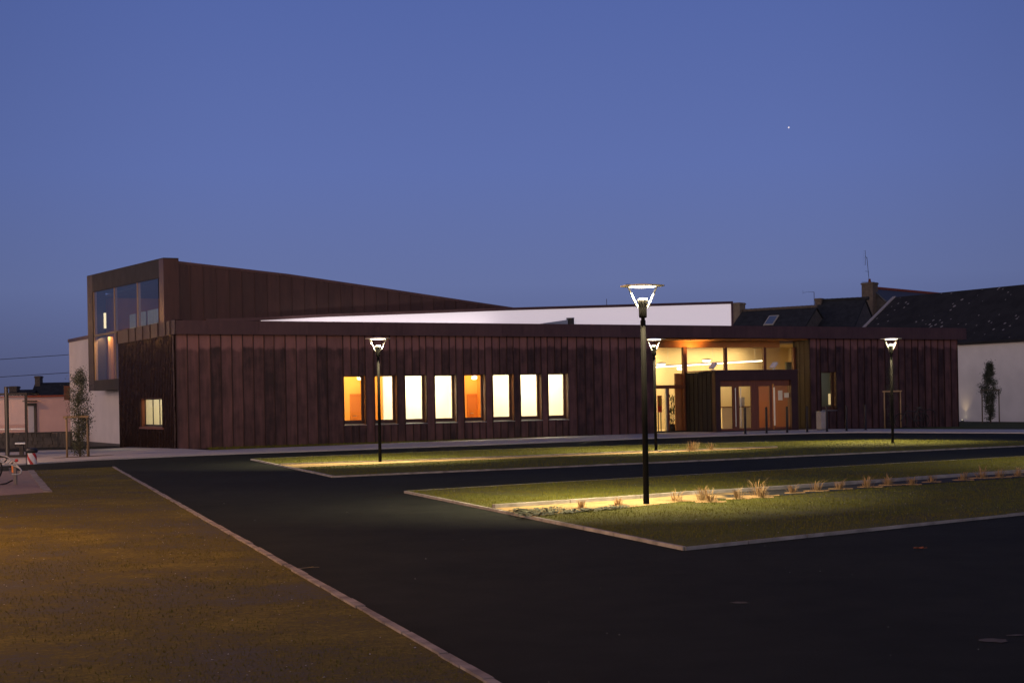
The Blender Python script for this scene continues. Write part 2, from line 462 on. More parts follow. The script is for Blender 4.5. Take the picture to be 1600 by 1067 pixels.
# ------------------------------------------------------------------ the ground and what lies on it
def conform(bm, dz):
    for y in (69.0, 73.0, 75.0, 77.0):
        bmesh.ops.bisect_plane(bm, geom=bm.verts[:] + bm.edges[:] + bm.faces[:], plane_co=(0, y, 0), plane_no=(0, 1, 0))
    for x in (-13.2, -17.2):
        bmesh.ops.bisect_plane(bm, geom=bm.verts[:] + bm.edges[:] + bm.faces[:], plane_co=(x, 0, 0), plane_no=(1, 0, 0))
    bmesh.ops.triangulate(bm, faces=bm.faces[:])
    for v in bm.verts: v.co.z = gz(v.co.x, v.co.y) + dz
def sheet(name, pts, dz, material, thick=0.0):
    bm = bmesh.new()
    f = bm.faces.new([bm.verts.new((p[0], p[1], 0)) for p in pts])
    f.normal_update()
    if f.normal.z < 0: f.normal_flip()
    bmesh.ops.triangulate(bm, faces=bm.faces[:])
    conform(bm, dz)
    if thick:
        edge = [e for e in bm.edges if len(e.link_faces) == 1]
        r = bmesh.ops.extrude_edge_only(bm, edges=edge)
        for v in [g for g in r['geom'] if isinstance(g, bmesh.types.BMVert)]: v.co.z -= thick
    bmesh.ops.recalc_face_normals(bm, faces=bm.faces[:])
    me = bpy.data.meshes.new(name); bm.to_mesh(me); bm.free()
    me.materials.append(material)
    o = bpy.data.objects.new(name, me); COL.objects.link(o)
    o['kind'] = 'structure'
    return o
def along(a, b, t): return a + (b - a) * t

sheet('ground', [(-900, -60), (900, -60), (900, 1500), (-900, 1500)], -.06, M_ground)
sheet('asphalt', [(-60, -20), (70, -20), (90, 60), (60, 96), (-2, 78), (-30, 66), (-60, 60)], -.012, M_asphalt)

# pale path in front of the hall
path_pts = [G(*q) for q in ((-160, 735), (34, 725.5), (175, 717.5), (300, 711.8), (400, 708), (520, 703.8), (760, 695), (1000, 685.5), (1150, 680.2),
                            (1270, 676.8), (1340, 675.6), (1600, 676.6), (1900, 678))]
path_back = [G(*q) for q in ((1900, 672.6), (1600, 671.8), (1400, 671), (1338, 671))] + [from_hall(30.6, -.02), from_hall(30.6, 1.3), from_hall(21.5, 1.3)] + \
            [G(*q) for q in ((1027, 677.2), (1000, 678.4), (760, 687.5), (500, 697.8), (330, 704.5))] + [from_hall(.2, -.05), from_hall(-.06, .2), from_hall(-.05, 7.2)] + \
            [G(*q) for q in ((144, 702.5), (62, 704.5), (43, 706.5), (-160, 712))]
sheet('footpath', path_pts + path_back, .03, M_path, .06)
# narrow lawn under the hall front
sheet('grass_verge', [G(*q) for q in ((330, 704.6), (500, 698.0), (760, 687.7), (1000, 678.6), (1020, 677.6))] + [from_hall(21.4, .02), from_hall(1.2, .02)], .022, M_turf, .06)
sheet('grass_margin', [G(*q) for q in ((1338, 670.9), (1400, 670.9), (1600, 671.6), (1900, 672.2), (1900, 664), (1600, 661), (1500, 661))] +
      [from_hall(FL(1497, 600)[0], .02), from_hall(30.7, .02)], .020, M_turf, .06)

# left lawn with its row of setts towards the drive
LK0, LK1 = G(178, 730), G(770, 1067)
LKe = along(LK0, LK1, 1.13)
pad_a, pad_b = G(70, 770), G(44, 736)
lawn_poly = [pad_b, LK0, LK1, LKe, Vector((-20, LKe.y, 0)), Vector((-20, G(-200, 783).y, 0)), G(-40, 778), pad_a]
sheet('lawn', lawn_poly, .012, M_lawn, .05)
sheet('paved_pad', [pad_a, pad_b, Vector((-24, pad_b.y + 2.5, 0)), Vector((-24, pad_a.y - .6, 0)), G(-40, 778)], .016, M_pad, .05)

def strip(name, pts, w, top, material, jitter=0.0, piece=0.0, side=1):
    """A kerb: separate stones laid end to end along a line, standing a little above what is beside it."""
    mb = MB(); rnd = random.Random(name)
    for a, b in zip(pts, pts[1:]):
        a, b = Vector((a.x, a.y, 0)), Vector((b.x, b.y, 0))
        L_ = (b - a).length; d = (b - a) / L_; n = Vector((-d.y, d.x, 0)) * side
        k = max(1, int(L_ / piece)) if piece else 1
        for i in range(k):
            p, q = a + d * (L_ * i / k + .006), a + d * (L_ * (i + 1) / k - .006)
            t = top + rnd.uniform(-jitter, jitter) * .4
            o1, o2 = n * (rnd.uniform(-jitter, jitter) - .016), n * (w + rnd.uniform(-jitter, jitter))
            za, zb = gz(p.x, p.y), gz(q.x, q.y)
            lo = [p + o1, q + o1, q + o2, p + o2]
            zs = [za, zb, zb, za]
            vs = [Vector((r.x, r.y, z - .06)) for r, z in zip(lo, zs)] + [Vector((r.x, r.y, z + t)) for r, z in zip(lo, zs)]
            mb.add(vs, ((0, 3, 2, 1), (4, 5, 6, 7), (0, 1, 5, 4), (1, 2, 6, 5), (2, 3, 7, 6), (3, 0, 4, 7)))
    o = mb.build(name, material); o['kind'] = 'structure'
    return o
strip('setts_edging', [LK0, LKe], .055, .028, M_setts, .008, .5, -1)
strip('pad_edging', [pad_b, pad_a], .14, .030, M_setts, .010, .4, 1)

# far island of grass
FI = [G(*q) for q in ((392, 718), (520, 745), (1074, 720.8), (1600, 696.7), (1800, 690.4), (1800, 688.2), (1600, 690), (1380, 687.5), (1200, 691), (1000, 696), (700, 705.5))]
sheet('grass_island', FI, .024, M_turf, .06)
strip('island_kerb', [FI[0], FI[1]], .05, .029, M_kerb, .004, 1.0, 1)
strip('island_kerb', [FI[1], FI[2], FI[3], FI[4]], .012, .0255, M_kerb, .006, 1.0, 1)
strip('island_kerb', [FI[0], FI[10], FI[9], FI[8]], .03, .027, M_kerb, .004, 1.0, -1)
FB_top = [G(*q) for q in ((437, 727.4), (580, 723.2), (645, 721.0), (800, 715.2), (1004, 707.2), (1143, 702.2), (1215, 699.8))]
FB_low = [G(*q) for q in ((1215, 701.2), (1143, 704.2), (1004, 709.6), (800, 718.0), (645, 724.0), (580, 726.6), (462, 732.4))]
sheet('planting_bed', FB_top + FB_low, .030, M_sand)
strip('bed_edging', FB_top, .06, .06, M_kerb, .008, 1.2, 1)

# near island of grass
NI_c, NI_f = G(632, 769), G(1070, 858)
NI_r, NI_b = G(1600, 803), G(1600, 714)
NI_m = G(1004, 747.2)
dirn = (NI_r - NI_f).normalized()
NI = [NI_c, NI_f, NI_f + dirn * 30, NI_m + (NI_b - NI_m).normalized() * 36, NI_b, NI_m]
sheet('grass_island', NI, .024, M_turf, .06)
strip('island_kerb', [NI[0], NI[1]], .035, .029, M_kerb, .004, 1.0, 1)
strip('island_kerb', [NI[1], NI[2]], .012, .026, M_kerb, .006, 1.0, 1)
strip('island_kerb', [NI[0], NI[5], NI[4], NI[3]], .02, .028, M_kerb, .004, 1.0, -1)
NB_top = [G(*q) for q in ((773, 796.6), (1000, 781.6), (1080, 775.2), (1197, 768.3), (1340, 758.6), (1457, 750), (1600, 740.4), (1760, 730.5))]
NB_low = [G(*q) for q in ((1760, 738), (1600, 748), (1450, 758.4), (1340, 766.5), (1200, 778.4), (1120, 782.2), (1080, 784.5), (1000, 793.5), (900, 802), (833, 810))]
def bed_soil():
    m = ground_mat('bed_soil', [(.3, (.19, .125, .055)), (.5, (.36, .25, .11)), (.75, (.42, .31, .15))], [(1.2, .5), (14, .5)], bump=.6, bscale=26)
    nt = m.node_tree; N, L = nt.nodes, nt.links; p = N['Principled BSDF']
    src = p.inputs['Base Color'].links[0].from_socket
    tc = N.new('ShaderNodeTexCoord'); sx = N.new('ShaderNodeSeparateXYZ'); L.new(tc.outputs['Object'], sx.inputs[0])
    nz = N.new('ShaderNodeTexNoise'); nz.inputs['Scale'].default_value = 1.6; nz.inputs['Detail'].default_value = 5
    L.new(tc.outputs['Object'], nz.inputs['Vector'])
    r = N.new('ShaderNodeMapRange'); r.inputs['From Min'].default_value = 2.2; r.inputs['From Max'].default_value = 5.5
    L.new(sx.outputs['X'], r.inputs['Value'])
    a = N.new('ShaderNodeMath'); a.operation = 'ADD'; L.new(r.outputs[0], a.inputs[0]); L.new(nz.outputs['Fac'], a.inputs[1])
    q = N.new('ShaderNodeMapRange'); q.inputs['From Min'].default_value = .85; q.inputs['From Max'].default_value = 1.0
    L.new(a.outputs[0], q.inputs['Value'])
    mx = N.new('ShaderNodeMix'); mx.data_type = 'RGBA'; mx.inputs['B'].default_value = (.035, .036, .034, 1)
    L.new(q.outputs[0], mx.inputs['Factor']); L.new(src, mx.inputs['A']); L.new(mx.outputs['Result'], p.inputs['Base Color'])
    return m
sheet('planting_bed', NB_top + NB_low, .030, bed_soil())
strip('bed_edging', NB_top, .08, .085, M_kerb, .006, 1.2, 1)

# grass blades (stuff)
def inside(P, poly):
    x, y = P[:, 0], P[:, 1]; r = np.zeros(len(P), bool); n = len(poly)
    for i in range(n):
        x0, y0 = poly[i][0], poly[i][1]; x1, y1 = poly[(i + 1) % n][0], poly[(i + 1) % n][1]
        c = ((y0 > y) != (y1 > y)) & (x < (x1 - x0) * (y - y0) / (y1 - y0 + 1e-12) + x0)
        r ^= c
    return r
def blades(name, poly, dens, h, w, dz, material, seed, skip=(), view=True, clump=.5, label=None):
    rng = np.random.default_rng(seed)
    xs = [p[0] for p in poly]; ys = [p[1] for p in poly]
    n = int((max(xs) - min(xs)) * (max(ys) - min(ys)) * dens)
    P = np.column_stack((rng.uniform(min(xs), max(xs), n), rng.uniform(min(ys), max(ys), n)))
    if view: P = P[np.abs(P[:, 0] / np.maximum(P[:, 1], 1)) < .40]
    k = inside(P, poly)
    for s in skip: k &= ~inside(P, s)
    P = P[k]
    # tufts and bald patches
    f = (np.sin(P[:, 0] * 1.7 + np.sin(P[:, 1] * 1.1) * 2) + np.sin(P[:, 1] * 2.3 + np.sin(P[:, 0] * .9) * 2.5) + np.sin(P[:, 0] * 4.9 + P[:, 1] * 3.7)) / 3
    P = P[rng.uniform(-1, 1, len(P)) * .6 < f + (1 - clump) * 1.2 - .25]
    n = len(P)
    z = np.array([gz(x, y) for x, y in P]) + dz
    a = rng.uniform(0, 2 * np.pi, n); hh = h * rng.uniform(.5, 1.35, n); ww = w * rng.uniform(.6, 1.3, n)
    lean = rng.uniform(.1, .9, n) * hh; la = rng.uniform(0, 2 * np.pi, n)
    V = np.empty((n, 3, 3), np.float32)
    V[:, 0] = np.column_stack((P[:, 0] - np.cos(a) * ww / 2, P[:, 1] - np.sin(a) * ww / 2, z))
    V[:, 1] = np.column_stack((P[:, 0] + np.cos(a) * ww / 2, P[:, 1] + np.sin(a) * ww / 2, z))
    V[:, 2] = np.column_stack((P[:, 0] + np.cos(la) * lean, P[:, 1] + np.sin(la) * lean, z + hh))
    me = bpy.data.meshes.new(name)
    me.vertices.add(3 * n); me.vertices.foreach_set('co', V.ravel())
    me.loops.add(3 * n); me.loops.foreach_set('vertex_index', np.arange(3 * n, dtype=np.int32))
    me.polygons.add(n); me.polygons.foreach_set('loop_start', np.arange(0, 3 * n, 3, dtype=np.int32))
    me.materials.append(material); me.update(calc_edges=True)
    o = bpy.data.objects.new(name, me); COL.objects.link(o)
    return tag(o, label, 'grass', None, 'stuff')
blades('grass', lawn_poly, 520, .020, .007, .010, M_grass2, 1, clump=.62, label='short worn grass growing over the left lawn beside the drive')
blades('grass', FI, 190, .032, .012, .022, M_grass, 2, skip=(FB_top + FB_low,), clump=.2, label='short grass on the far island in front of the hall windows')
blades('grass', NI, 620, .026, .008, .022, M_grass, 3, skip=(NB_top + NB_low,), clump=.35, label='short grass on the near island round the tall lamp')
blades('grass', [G(330, 704.6), G(760, 687.7), G(1020, 677.6), from_hall(21.4, -.05), from_hall(1.2, -.05)], 120, .06, .014, .02, M_grass, 4, clump=0,
       label='thin line of grass along the foot of the copper wall')

# stone chips lying about in the lawn and on the drive (stuff)
def chips(name, poly, dens, size, dz, seed, label):
    rng = random.Random(seed); mb = MB()
    xs = [p[0] for p in poly]; ys = [p[1] for p in poly]
    n = int((max(xs) - min(xs)) * (max(ys) - min(ys)) * dens)
    P = np.array([(rng.uniform(min(xs), max(xs)), rng.uniform(min(ys), max(ys))) for _ in range(n)])
    P = P[inside(P, poly)]
    for x, y in P:
        if abs(x / y) > .4: continue
        s = size * rng.uniform(.4, 1.3); a = rng.uniform(0, 3.14)
        c, q = math.cos(a) * s, math.sin(a) * s; z = gz(x, y) + dz
        e = s * rng.uniform(.3, .7)
        mb.add([(x - c, y - q, z), (x + q * .7, y - c * .7, z), (x + c, y + q, z), (x - q * .7, y + c * .7, z), (x + q * .1, y, z + e)],
               ((0, 1, 4), (1, 2, 4), (2, 3, 4), (3, 0, 4)))
    return tag(mb.build(name, M_stone_bit), label, 'gravel', None, 'stuff')
chips('gravel', lawn_poly, 7, .009, .014, 5, 'pale stone chips scattered in the worn lawn')
chips('gravel', [(-2, 8), (9, 8), (5, 16), (0, 19), (-6, 30), (-7, 30), (-1, 14)], .25, .009, -.012, 6, 'a few pale stone chips on the dark drive')
chips('gravel', NI, 4, .010, .026, 7, 'pale stone chips scattered in the near grass island')

# ------------------------------------------------------------------ the copper clad hall
hall = thing('community_hall', C0, TH, 'long low hall clad in brown copper sheets with a raised glazed end and lit windows', 'building')
def panel_attr(o, vals):
    """One random tone per sheet, stored per face."""
    a = o.data.attributes.new('panel', 'FLOAT_COLOR', 'FACE')
    a.data.foreach_set('color', [c for v in vals for c in (v, (abs(v) * 7.31) % 1, (abs(v) * 3.77) % 1, 1)])
def clad(name, seams, z0, ztop, holes, place, material, rib=.032, proud=.04, seed=1, thick=.10):
    """Standing seam cladding. seams: positions along the wall; holes: (s0, s1, z0, z1); place(s, n, z) maps wall coords (n = depth into wall) to hall coords."""
    mb, vals = MB(), []
    rnd = random.Random(seed)
    cuts = sorted(set(seams) | {h[0] for h in holes} | {h[1] for h in holes})
    sheet_val = {}
    for a, b in zip(cuts, cuts[1:]):
        if b - a < 1e-4: continue
        mid = (a + b) / 2
        key = max([s for s in seams if s <= mid + 1e-6], default=seams[0])
        v = sheet_val.setdefault(key, rnd.random())
        spans = [(z0, None)]
        for h in holes:
            if h[0] <= mid <= h[1]: spans = [(z0, h[2]), (h[3], None)]
        for lo, hi in spans:
            za, zb = (hi, hi) if hi is not None else (ztop(a), ztop(b))
            w = rnd.uniform(-.004, .004)
            n0 = len(mb.f)
            mb.quad(place(a, w, lo), place(b, w, lo), place(b, w, zb), place(a, w, za))
            mb.quad(place(a, thick, lo), place(a, thick, za), place(b, thick, zb), place(b, thick, lo))
            vals += [(v + (.13 if hi is not None else 0)) % 1] * (len(mb.f) - n0)
    for s in seams:
        spans = [(z0, None)]
        for h in holes:
            if h[0] + .01 < s < h[1] - .01: spans = [(z0, h[2]), (h[3], None)]
        for lo, hi in spans:
            n0 = len(mb.f)
            z1 = hi if hi is not None else ztop(s)
            p = [place(s - rib / 2, .01, lo), place(s + rib / 2, .01, lo), place(s + rib / 2, -proud, lo), place(s - rib / 2, -proud, lo)]
            q = [place(s - rib / 2, .01, z1), place(s + rib / 2, .01, z1), place(s + rib / 2, -proud, z1), place(s - rib / 2, -proud, z1)]
            mb.add(p + q, ((0, 3, 2, 1), (4, 5, 6, 7), (0, 1, 5, 4), (1, 2, 6, 5), (2, 3, 7, 6), (3, 0, 4, 7)))
            vals += [-2.2] * (len(mb.f) - n0)                    # ribs coloured dark to paint in their contact shadow
    o = mb.build(name, material, hall); panel_attr(o, vals)
    return o
front = lambda s, n, z: (s, n, z)
left = lambda s, n, z: (n, s, z)
U_END = FL(1497, 600)[0]
U_F = FL(1510, 520, -.35)[0]                           # end of the fascia
eave = lambda u: 4.37 - .17 * u / 40

# the eight windows, measured on the front plane
WPX = [(536.2, 572.2, 586.0, 662.2), (584.5, 621.3, 585.8, 661.2), (632.0, 667.2, 585.6, 660.0), (678.5, 713.9, 585.4, 659.0),
       (724.4, 759.3, 585.2, 658.0), (769.0, 803.7, 584.9, 657.0), (812.3, 847.0, 584.6, 656.0), (855.6, 888.5, 584.3, 655.0)]
WIN = []
for a, b, t, q in WPX:
    u0, zt = FL(a, t); u1, zb = FL(b, q)
    WIN.append((u0, u1, .76, 2.73))
U_E0, U_E1 = FL(1024, 600)[0], FL(1265, 600)[0]
nw0, nw1 = FL(1282, 581)[0], FL(1307, 640)[0]

seams = [0.06]
u = .5
rnd = random.Random(3)
while u < WIN[0][0] - .35:
    seams.append(u); u += .43 + rnd.choice((0, .02, -.02, 0))
for i, (a, b, _, _) in enumerate(WIN):
    nxt = WIN[i + 1][0] if i < 7 else b + .45
    seams += [a, a + (b - a) * .36, a + (b - a) * .70, b]
u = WIN[-1][1] + .45
while u < U_E0 - .25:
    seams.append(u); u += .42
seams.append(U_E0 - .03)
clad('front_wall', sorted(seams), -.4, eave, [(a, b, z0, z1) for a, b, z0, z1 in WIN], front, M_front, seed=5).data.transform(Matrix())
seams = [U_E1 + .03]; u = U_E1 + .42
while u < U_END - .2:
    seams.append(u); u += .40 if rnd.random() < .6 else .44
seams = [s for s in seams if not (nw0 - .12 < s < nw0 or nw1 < s < nw1 + .12 or nw0 < s < nw1)] + [nw0, nw1, (nw0 + nw1) / 2, U_END - .03]
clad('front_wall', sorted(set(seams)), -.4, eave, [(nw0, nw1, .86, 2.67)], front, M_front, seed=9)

# left side wall of the low wing, ribs set close together
V_END = LF(187, 600)[0]
lw0, lwt = LF(255, 623); lw1, lwb = LF(221, 667)
seams = []; v = .05
while v < V_END - .08:
    seams.append(v); v += .235
seams = [s for s in seams if not (lw0 - .06 < s < lw0 + .05 or lw1 - .05 < s < lw1 + .06)] + [lw0, lw1, V_END - .03]
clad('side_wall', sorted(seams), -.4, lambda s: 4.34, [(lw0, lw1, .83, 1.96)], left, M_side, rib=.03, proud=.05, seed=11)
mb = MB(); mb.box(.0, .10, V_END - .03, V_END + .01, -.4, 4.34); mb.box(.02, 5.0, V_END - .1, V_END, -.4, 4.3)
mb.build('end_wall', M_upper, hall)
mb = MB(); mb.box(U_END - .06, U_END, .0, 9.0, -.5, eave(40)); mb.build('end_wall', M_upper, hall)
mb = MB(); mb.box(.03, U_END - .1, 9.0, 9.1, -.5, 4.2); mb.build('rear_wall', M_upper, hall)

# fascia round the roof edge: a folded sheet with joints, overhanging the front
mb, vals = MB(), []
rnd = random.Random(21)
x = -.03; xs = [x]
while x < U_F - .9 - 1.2:
    x += rnd.choice((1.0, 1.25, .8, 2.0)) ; xs.append(x)
xs.append(U_F)
ft = lambda u: 4.865 - .12 * u / 40
fb = lambda u: 4.34 - .16 * u / 40
for a, b in zip(xs, xs[1:]):
    w = rnd.uniform(-.003, .003); n0 = len(mb.f); g = .006
    y = -.35 + w
    mb.quad((a + g, y, fb(a)), (b - g, y, fb(b)), (b - g, y, ft(b)), (a + g, y, ft(a)))
    mb.quad((a, y + .02, fb(a)), (b, y + .02, fb(b)), (b, y + .02, ft(b)), (a, y + .02, ft(a)))
    mb.quad((a, -.348, ft(a) - .001), (b, -.348, ft(b) - .001), (b, .05, ft(b) + .015), (a, .05, ft(a) + .015))
    mb.quad((a, -.345, fb(a) + .004), (a, .12, fb(a) + .03), (b, .12, fb(b) + .03), (b, -.345, fb(b) + .004))
    vals += [rnd.random()] * (len(mb.f) - n0)
n0 = len(mb.f)
mb.quad((U_F, -.35, fb(40)), (U_F, 9.2, fb(40)), (U_F, 9.2, ft(40)), (U_F, -.35, ft(40)))
mb.quad((U_END, -.35, fb(40) + .01), (U_END, 9.2, fb(40) + .01), (U_F, 9.2, fb(40) + .01), (U_F, -.35, fb(40) + .01))
vals += [.4] * (len(mb.f) - n0)
fo = mb.build('front_fascia', M_band, hall); panel_attr(fo, vals)
mb, vals = MB(), []
vs = [-.35, .30, 1.0, 2.1, 3.3, 4.5, 5.7, 6.9, V_END + .05]
for a, b in zip(vs, vs[1:]):
    w = rnd.uniform(-.004, .004); n0 = len(mb.f)
    mb.quad((-.05 + w, b - .008, 4.34), (-.05 + w, a + .008, 4.34), (-.05 + w, a + .008, 4.885), (-.05 + w, b - .008, 4.885))
    mb.quad((-.02, b, 4.34), (-.02, a, 4.34), (-.02, a, 4.885), (-.02, b, 4.885))
    mb.box(-.085, -.02, b - .012, b + .012, 4.345, 4.88)
    vals += [rnd.random()] * (len(mb.f) - n0)
n0 = len(mb.f)
mb.quad((-.05, -.349, 4.886), (-.05, V_END, 4.886), (.3, V_END, 4.89), (.3, -.349, 4.89))
mb.quad((-.05, -.34, 4.342), (.05, -.34, 4.36), (.05, V_END, 4.36), (-.05, V_END, 4.342))
mb.quad((-.05, V_END + .05, 4.34), (.4, V_END + .05, 4.34), (.4, V_END + .05, 4.885), (-.05, V_END + .05, 4.885))
vals += [.5] * (len(mb.f) - n0)
panel_attr(mb.build('side_fascia', M_fascia_side, hall), vals)
mb = MB(); mb.box(.05, U_F - .05, -.2, 9.1, 4.5, 4.72); mb.build('roof', M_roofing, hall)

# raised end: folded frame, glazing, sloping copper side
T0, T1 = LF(255, 406)[0], LF(137, 500)[0]          # near and far edge of the end frame
topz = lambda v: 7.33 + .027 * (v - T0)
VG1 = LF(145, 500)[0]
FD = .60                                            # depth of the folded frame
g0 = LF(249, 470)[0]
zg = lambda v: 6.64 + .022 * (v - g0)               # head of the glazing
SILL, BOT = 2.86, 2.40
mb, vals = MB(), []
n = 11
for i in range(n):                                  # band above the glass, in sheets
    a, b = g0 + (VG1 - g0) * i / n, g0 + (VG1 - g0) * (i + 1) / n
    n0 = len(mb.f)
    mb.quad((0, b - .006, zg(b)), (0, a + .006, zg(a)), (0, a + .006, topz(a)), (0, b - .006, topz(b)))
    mb.quad((.012, b, zg(b)), (.012, a, zg(a)), (.012, a, topz(a)), (.012, b, topz(b)))
    mb.quad((.001, a, zg(a)), (.001, b, zg(b)), (FD, b, zg(b) + .01), (FD, a, zg(a) + .01))
    vals += [random.Random(i).random()] * (len(mb.f) - n0)
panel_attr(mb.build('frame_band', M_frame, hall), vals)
mb = MB()
mb.prism([(0, T0, 4.3), (0, g0, 4.3), (0, g0, topz(g0)), (0, T0, topz(T0))], (FD, 0, 0))          # near jamb
o = mb.build('frame_jamb', M_upper, hall); panel_attr(o, [.75] * len(mb.f))
mb = MB()
mb.prism([(0, VG1, BOT), (0, T1, BOT), (0, T1, topz(T1)), (0, VG1, topz(VG1))], (FD, 0, 0))       # far jamb
o = mb.build('frame_jamb', M_jamb, hall); panel_attr(o, [.75] * len(mb.f))
mb = MB(); mb.box(.004, FD, V_END - .6, VG1, BOT, SILL)
o = mb.build('frame_sill', M_frame, hall); panel_attr(o, [.2] * len(mb.f))
mb = MB(); mb.prism([(0, T0, topz(T0) + .002), (0, T1, topz(T1) + .002), (FD, T1, topz(T1) + .002), (FD, T0, topz(T0) + .002)], (0, 0, .03))
o = mb.build('frame_coping', M_frame, hall); panel_attr(o, [.9] * len(mb.f))

V_UP = T0 + .18
uw = [(FL(277, 412, V_UP)), FL(450, 432, V_UP), FL(600, 454, V_UP), FL(700, 469, V_UP), FL(790, 482, V_UP), FL(1000, 514, V_UP)]
def utop(u):
    for (a, za), (b, zb) in zip(uw, uw[1:]):
        if u <= b or b == uw[-1][0]: return za + (zb - za) * (u - a) / (b - a)
seams = [FD]; u = FD + .5
while u < uw[4][0] + 4: seams.append(u); u += .52
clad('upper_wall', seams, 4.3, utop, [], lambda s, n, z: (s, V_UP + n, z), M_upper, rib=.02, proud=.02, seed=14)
mb = MB()
cap = [(u, V_UP - .03, utop(u)) for u in (FD, uw[1][0], uw[2][0], uw[3][0], uw[4][0] + 4)]
for p, q in zip(cap, cap[1:]):
    mb.prism([p, (p[0], p[1] + .5, p[2]), (p[0], p[1] + .5, p[2] + .10), (p[0], p[1], p[2] + .10)], Vector(q) - Vector(p))
o = mb.build('upper_coping', M_band, hall); panel_attr(o, [.3] * len(mb.f))
# keep the room behind the glazing open: only the part beyond 5 m is solid
mb = MB()
mb.prism([(5.0, V_UP + .15, 4.75), (uw[4][0] + 3.5, V_UP + .15, 4.75), (uw[4][0] + 3.5, V_UP + .15, utop(uw[4][0] + 3.5) - .03), (5.0, V_UP + .15, utop(5) - .06)], (0, T1 - V_UP - .2, 0))
mb.prism([(FD, V_UP + .12, utop(FD) - .2), (5.0, V_UP + .12, utop(5) - .2), (5.0, V_UP + .12, utop(5) - .04), (FD, V_UP + .12, utop(FD) - .04)], (0, T1 - V_UP - .1, 0))
mb.build('upper_roof', M_roofing, hall)

# white backlit clerestory that rises towards the right, with its copper edge
V_W = T0 - .25
wt = [FL(322, 503, V_W), FL(408, 500.4, V_W), FL(512, 495, V_W), FL(660, 489.9, V_W), FL(790, 485, V_W), FL(1142, 474.6, V_W)]
wb_z = 4.74
mb = MB()
pts = [(u, V_W, z) for u, z in wt[1:]] + [(wt[-1][0], V_W, wb_z), (wt[1][0], V_W, wb_z)]
mb.prism(pts, (0, .06, 0))
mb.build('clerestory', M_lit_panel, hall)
mb = MB()
ct_pts = [(u, V_W - .05, z - .005) for u, z in wt]
for p, q in zip(ct_pts, ct_pts[1:]):
    d = .115
    mb.prism([p, (p[0], p[1] + .4, p[2]), (p[0], p[1] + .4, p[2] + d), (p[0], p[1], p[2] + d)], Vector(q) - Vector(p))
ue, ze = wt[-1]
mb.box(ue + .003, ue + .09, V_W - .05, V_W + 3.0, wb_z, ze + .11)
o = mb.build('clerestory_coping', M_band, hall); panel_attr(o, [.8] * len(mb.f))
mb = MB(); mb.prism([(wt[4][0], V_W + .08, 4.7), (ue, V_W + .08, 4.7), (ue, V_W + .08, ze + .03), (wt[4][0], V_W + .08, wt[4][1] + .03)], (0, 4, 0))
mb.build('clerestory_roof', M_roofing, hall)
light('clerestory_fill', 'AREA', 26, (1, .90, .86), (9.5, .25, 4.78), hall, (math.radians(104), 0, 0), shape='RECTANGLE', size=9.0, size_y=.08)  # unseen fill added to brighten the left part of the clerestory
mb = MB(); mb.lathe([(.17, 0), (.17, .38), (.185, .38), (.185, .42), (.02, .42)], (FL(891, 500, .6)[0], .6, 4.72), 20)
vp = mb.build('roof_vent', M_galv, hall, True)
a, b = FL(843, 506, .6), FL(884, 499, .6)
mb = MB(); mb.prism([(a[0], .42, 4.75), (b[0], .42, 4.75), (b[0], .42, b[1] - .03), (a[0] + .1, .42, a[1] + .02)], (0, .3, 0)); mb.build('vent_duct', M_galv, hall)
mb = MB(); a = FL(948, 479, V_W + .2); mb.tube([(a[0], V_W + .2, a[1] - .1), (a[0], V_W + .2, FL(948, 467, V_W + .2)[1])], .012, 6); mb.build('roof_mast', M_dark, hall)

# glazing of the raised end
UG = .05
m1, m2 = LF(179, 480, UG)[0], LF(215, 470, UG)[0]
vfar = LF(147.5, 500, UG)[0]; vnear = LF(249, 470, UG)[0] + .1
ztr = 4.885
for k, (a, b) in enumerate(((vnear, m2), (m2, m1), (m1, vfar))):
    mb = MB(); mb.box(UG, UG + .02, a + .03, b - .03, ztr + .04, zg(b) + .02); mb.build('tower_pane', M_tower_pane, hall)
mb = MB(); mb.box(UG, UG + .02, m1 + .03, vfar - .03, SILL, ztr - .04); mb.build('tower_pane', M_tower_pane, hall)
mb = MB(); mb.box(UG, UG + .02, V_END + .02, m1 - .03, SILL, ztr - .04); mb.build('tower_pane', M_tower_pane, hall)
M_mull = mat('timber_mullion', (.30, .19, .12), .5)
for v_, lo in ((m1, SILL), (m2, ztr), (vfar + .02, SILL)):
    mb = MB(); mb.box(UG - .02, UG + .12, v_ - .035, v_ + .035, lo, zg(v_) + .02); mb.build('tower_mullion', M_mull, hall)
mb = MB(); mb.box(UG - .03, UG + .11, V_END + .02, vfar, ztr - .045, ztr + .045); mb.build('tower_transom', M_dark, hall)
# room behind it
M_room_brown = mat('room_panel', (.34, .15, .045), .7, var=.3, scale=1.5, stretch=(1, 8, .4))
M_reflection = mat('pale_reflection', (.42, .45, .40), .9, var=.3, scale=2, stretch=(1, 9, .3))
mb = MB(); mb.box(3.4, 3.5, V_UP + .2, T1, SILL - .1, 6.72); mb.build('room_wall', M_room_brown, hall)
mb = MB(); mb.box(.62, 3.4, V_UP + .2, T1 - .02, SILL - .12, SILL - .02); mb.build('room_floor', M_floor_in, hall)
mb = MB(); mb.box(.4, 3.4, T1 - .12, T1 - .02, SILL, 6.72); mb.build('room_wall', M_room_brown, hall); mb = MB(); mb.box(.6, 3.4, T0 + .2, T0 + .3, SILL, 6.72); mb.build('room_wall', M_room_brown, hall)
mb = MB(); mb.box(.62, 3.45, V_UP + .2, T1 - .02, 6.72, 6.80); mb.build('room_ceiling', M_plinth, hall)
mb = MB()
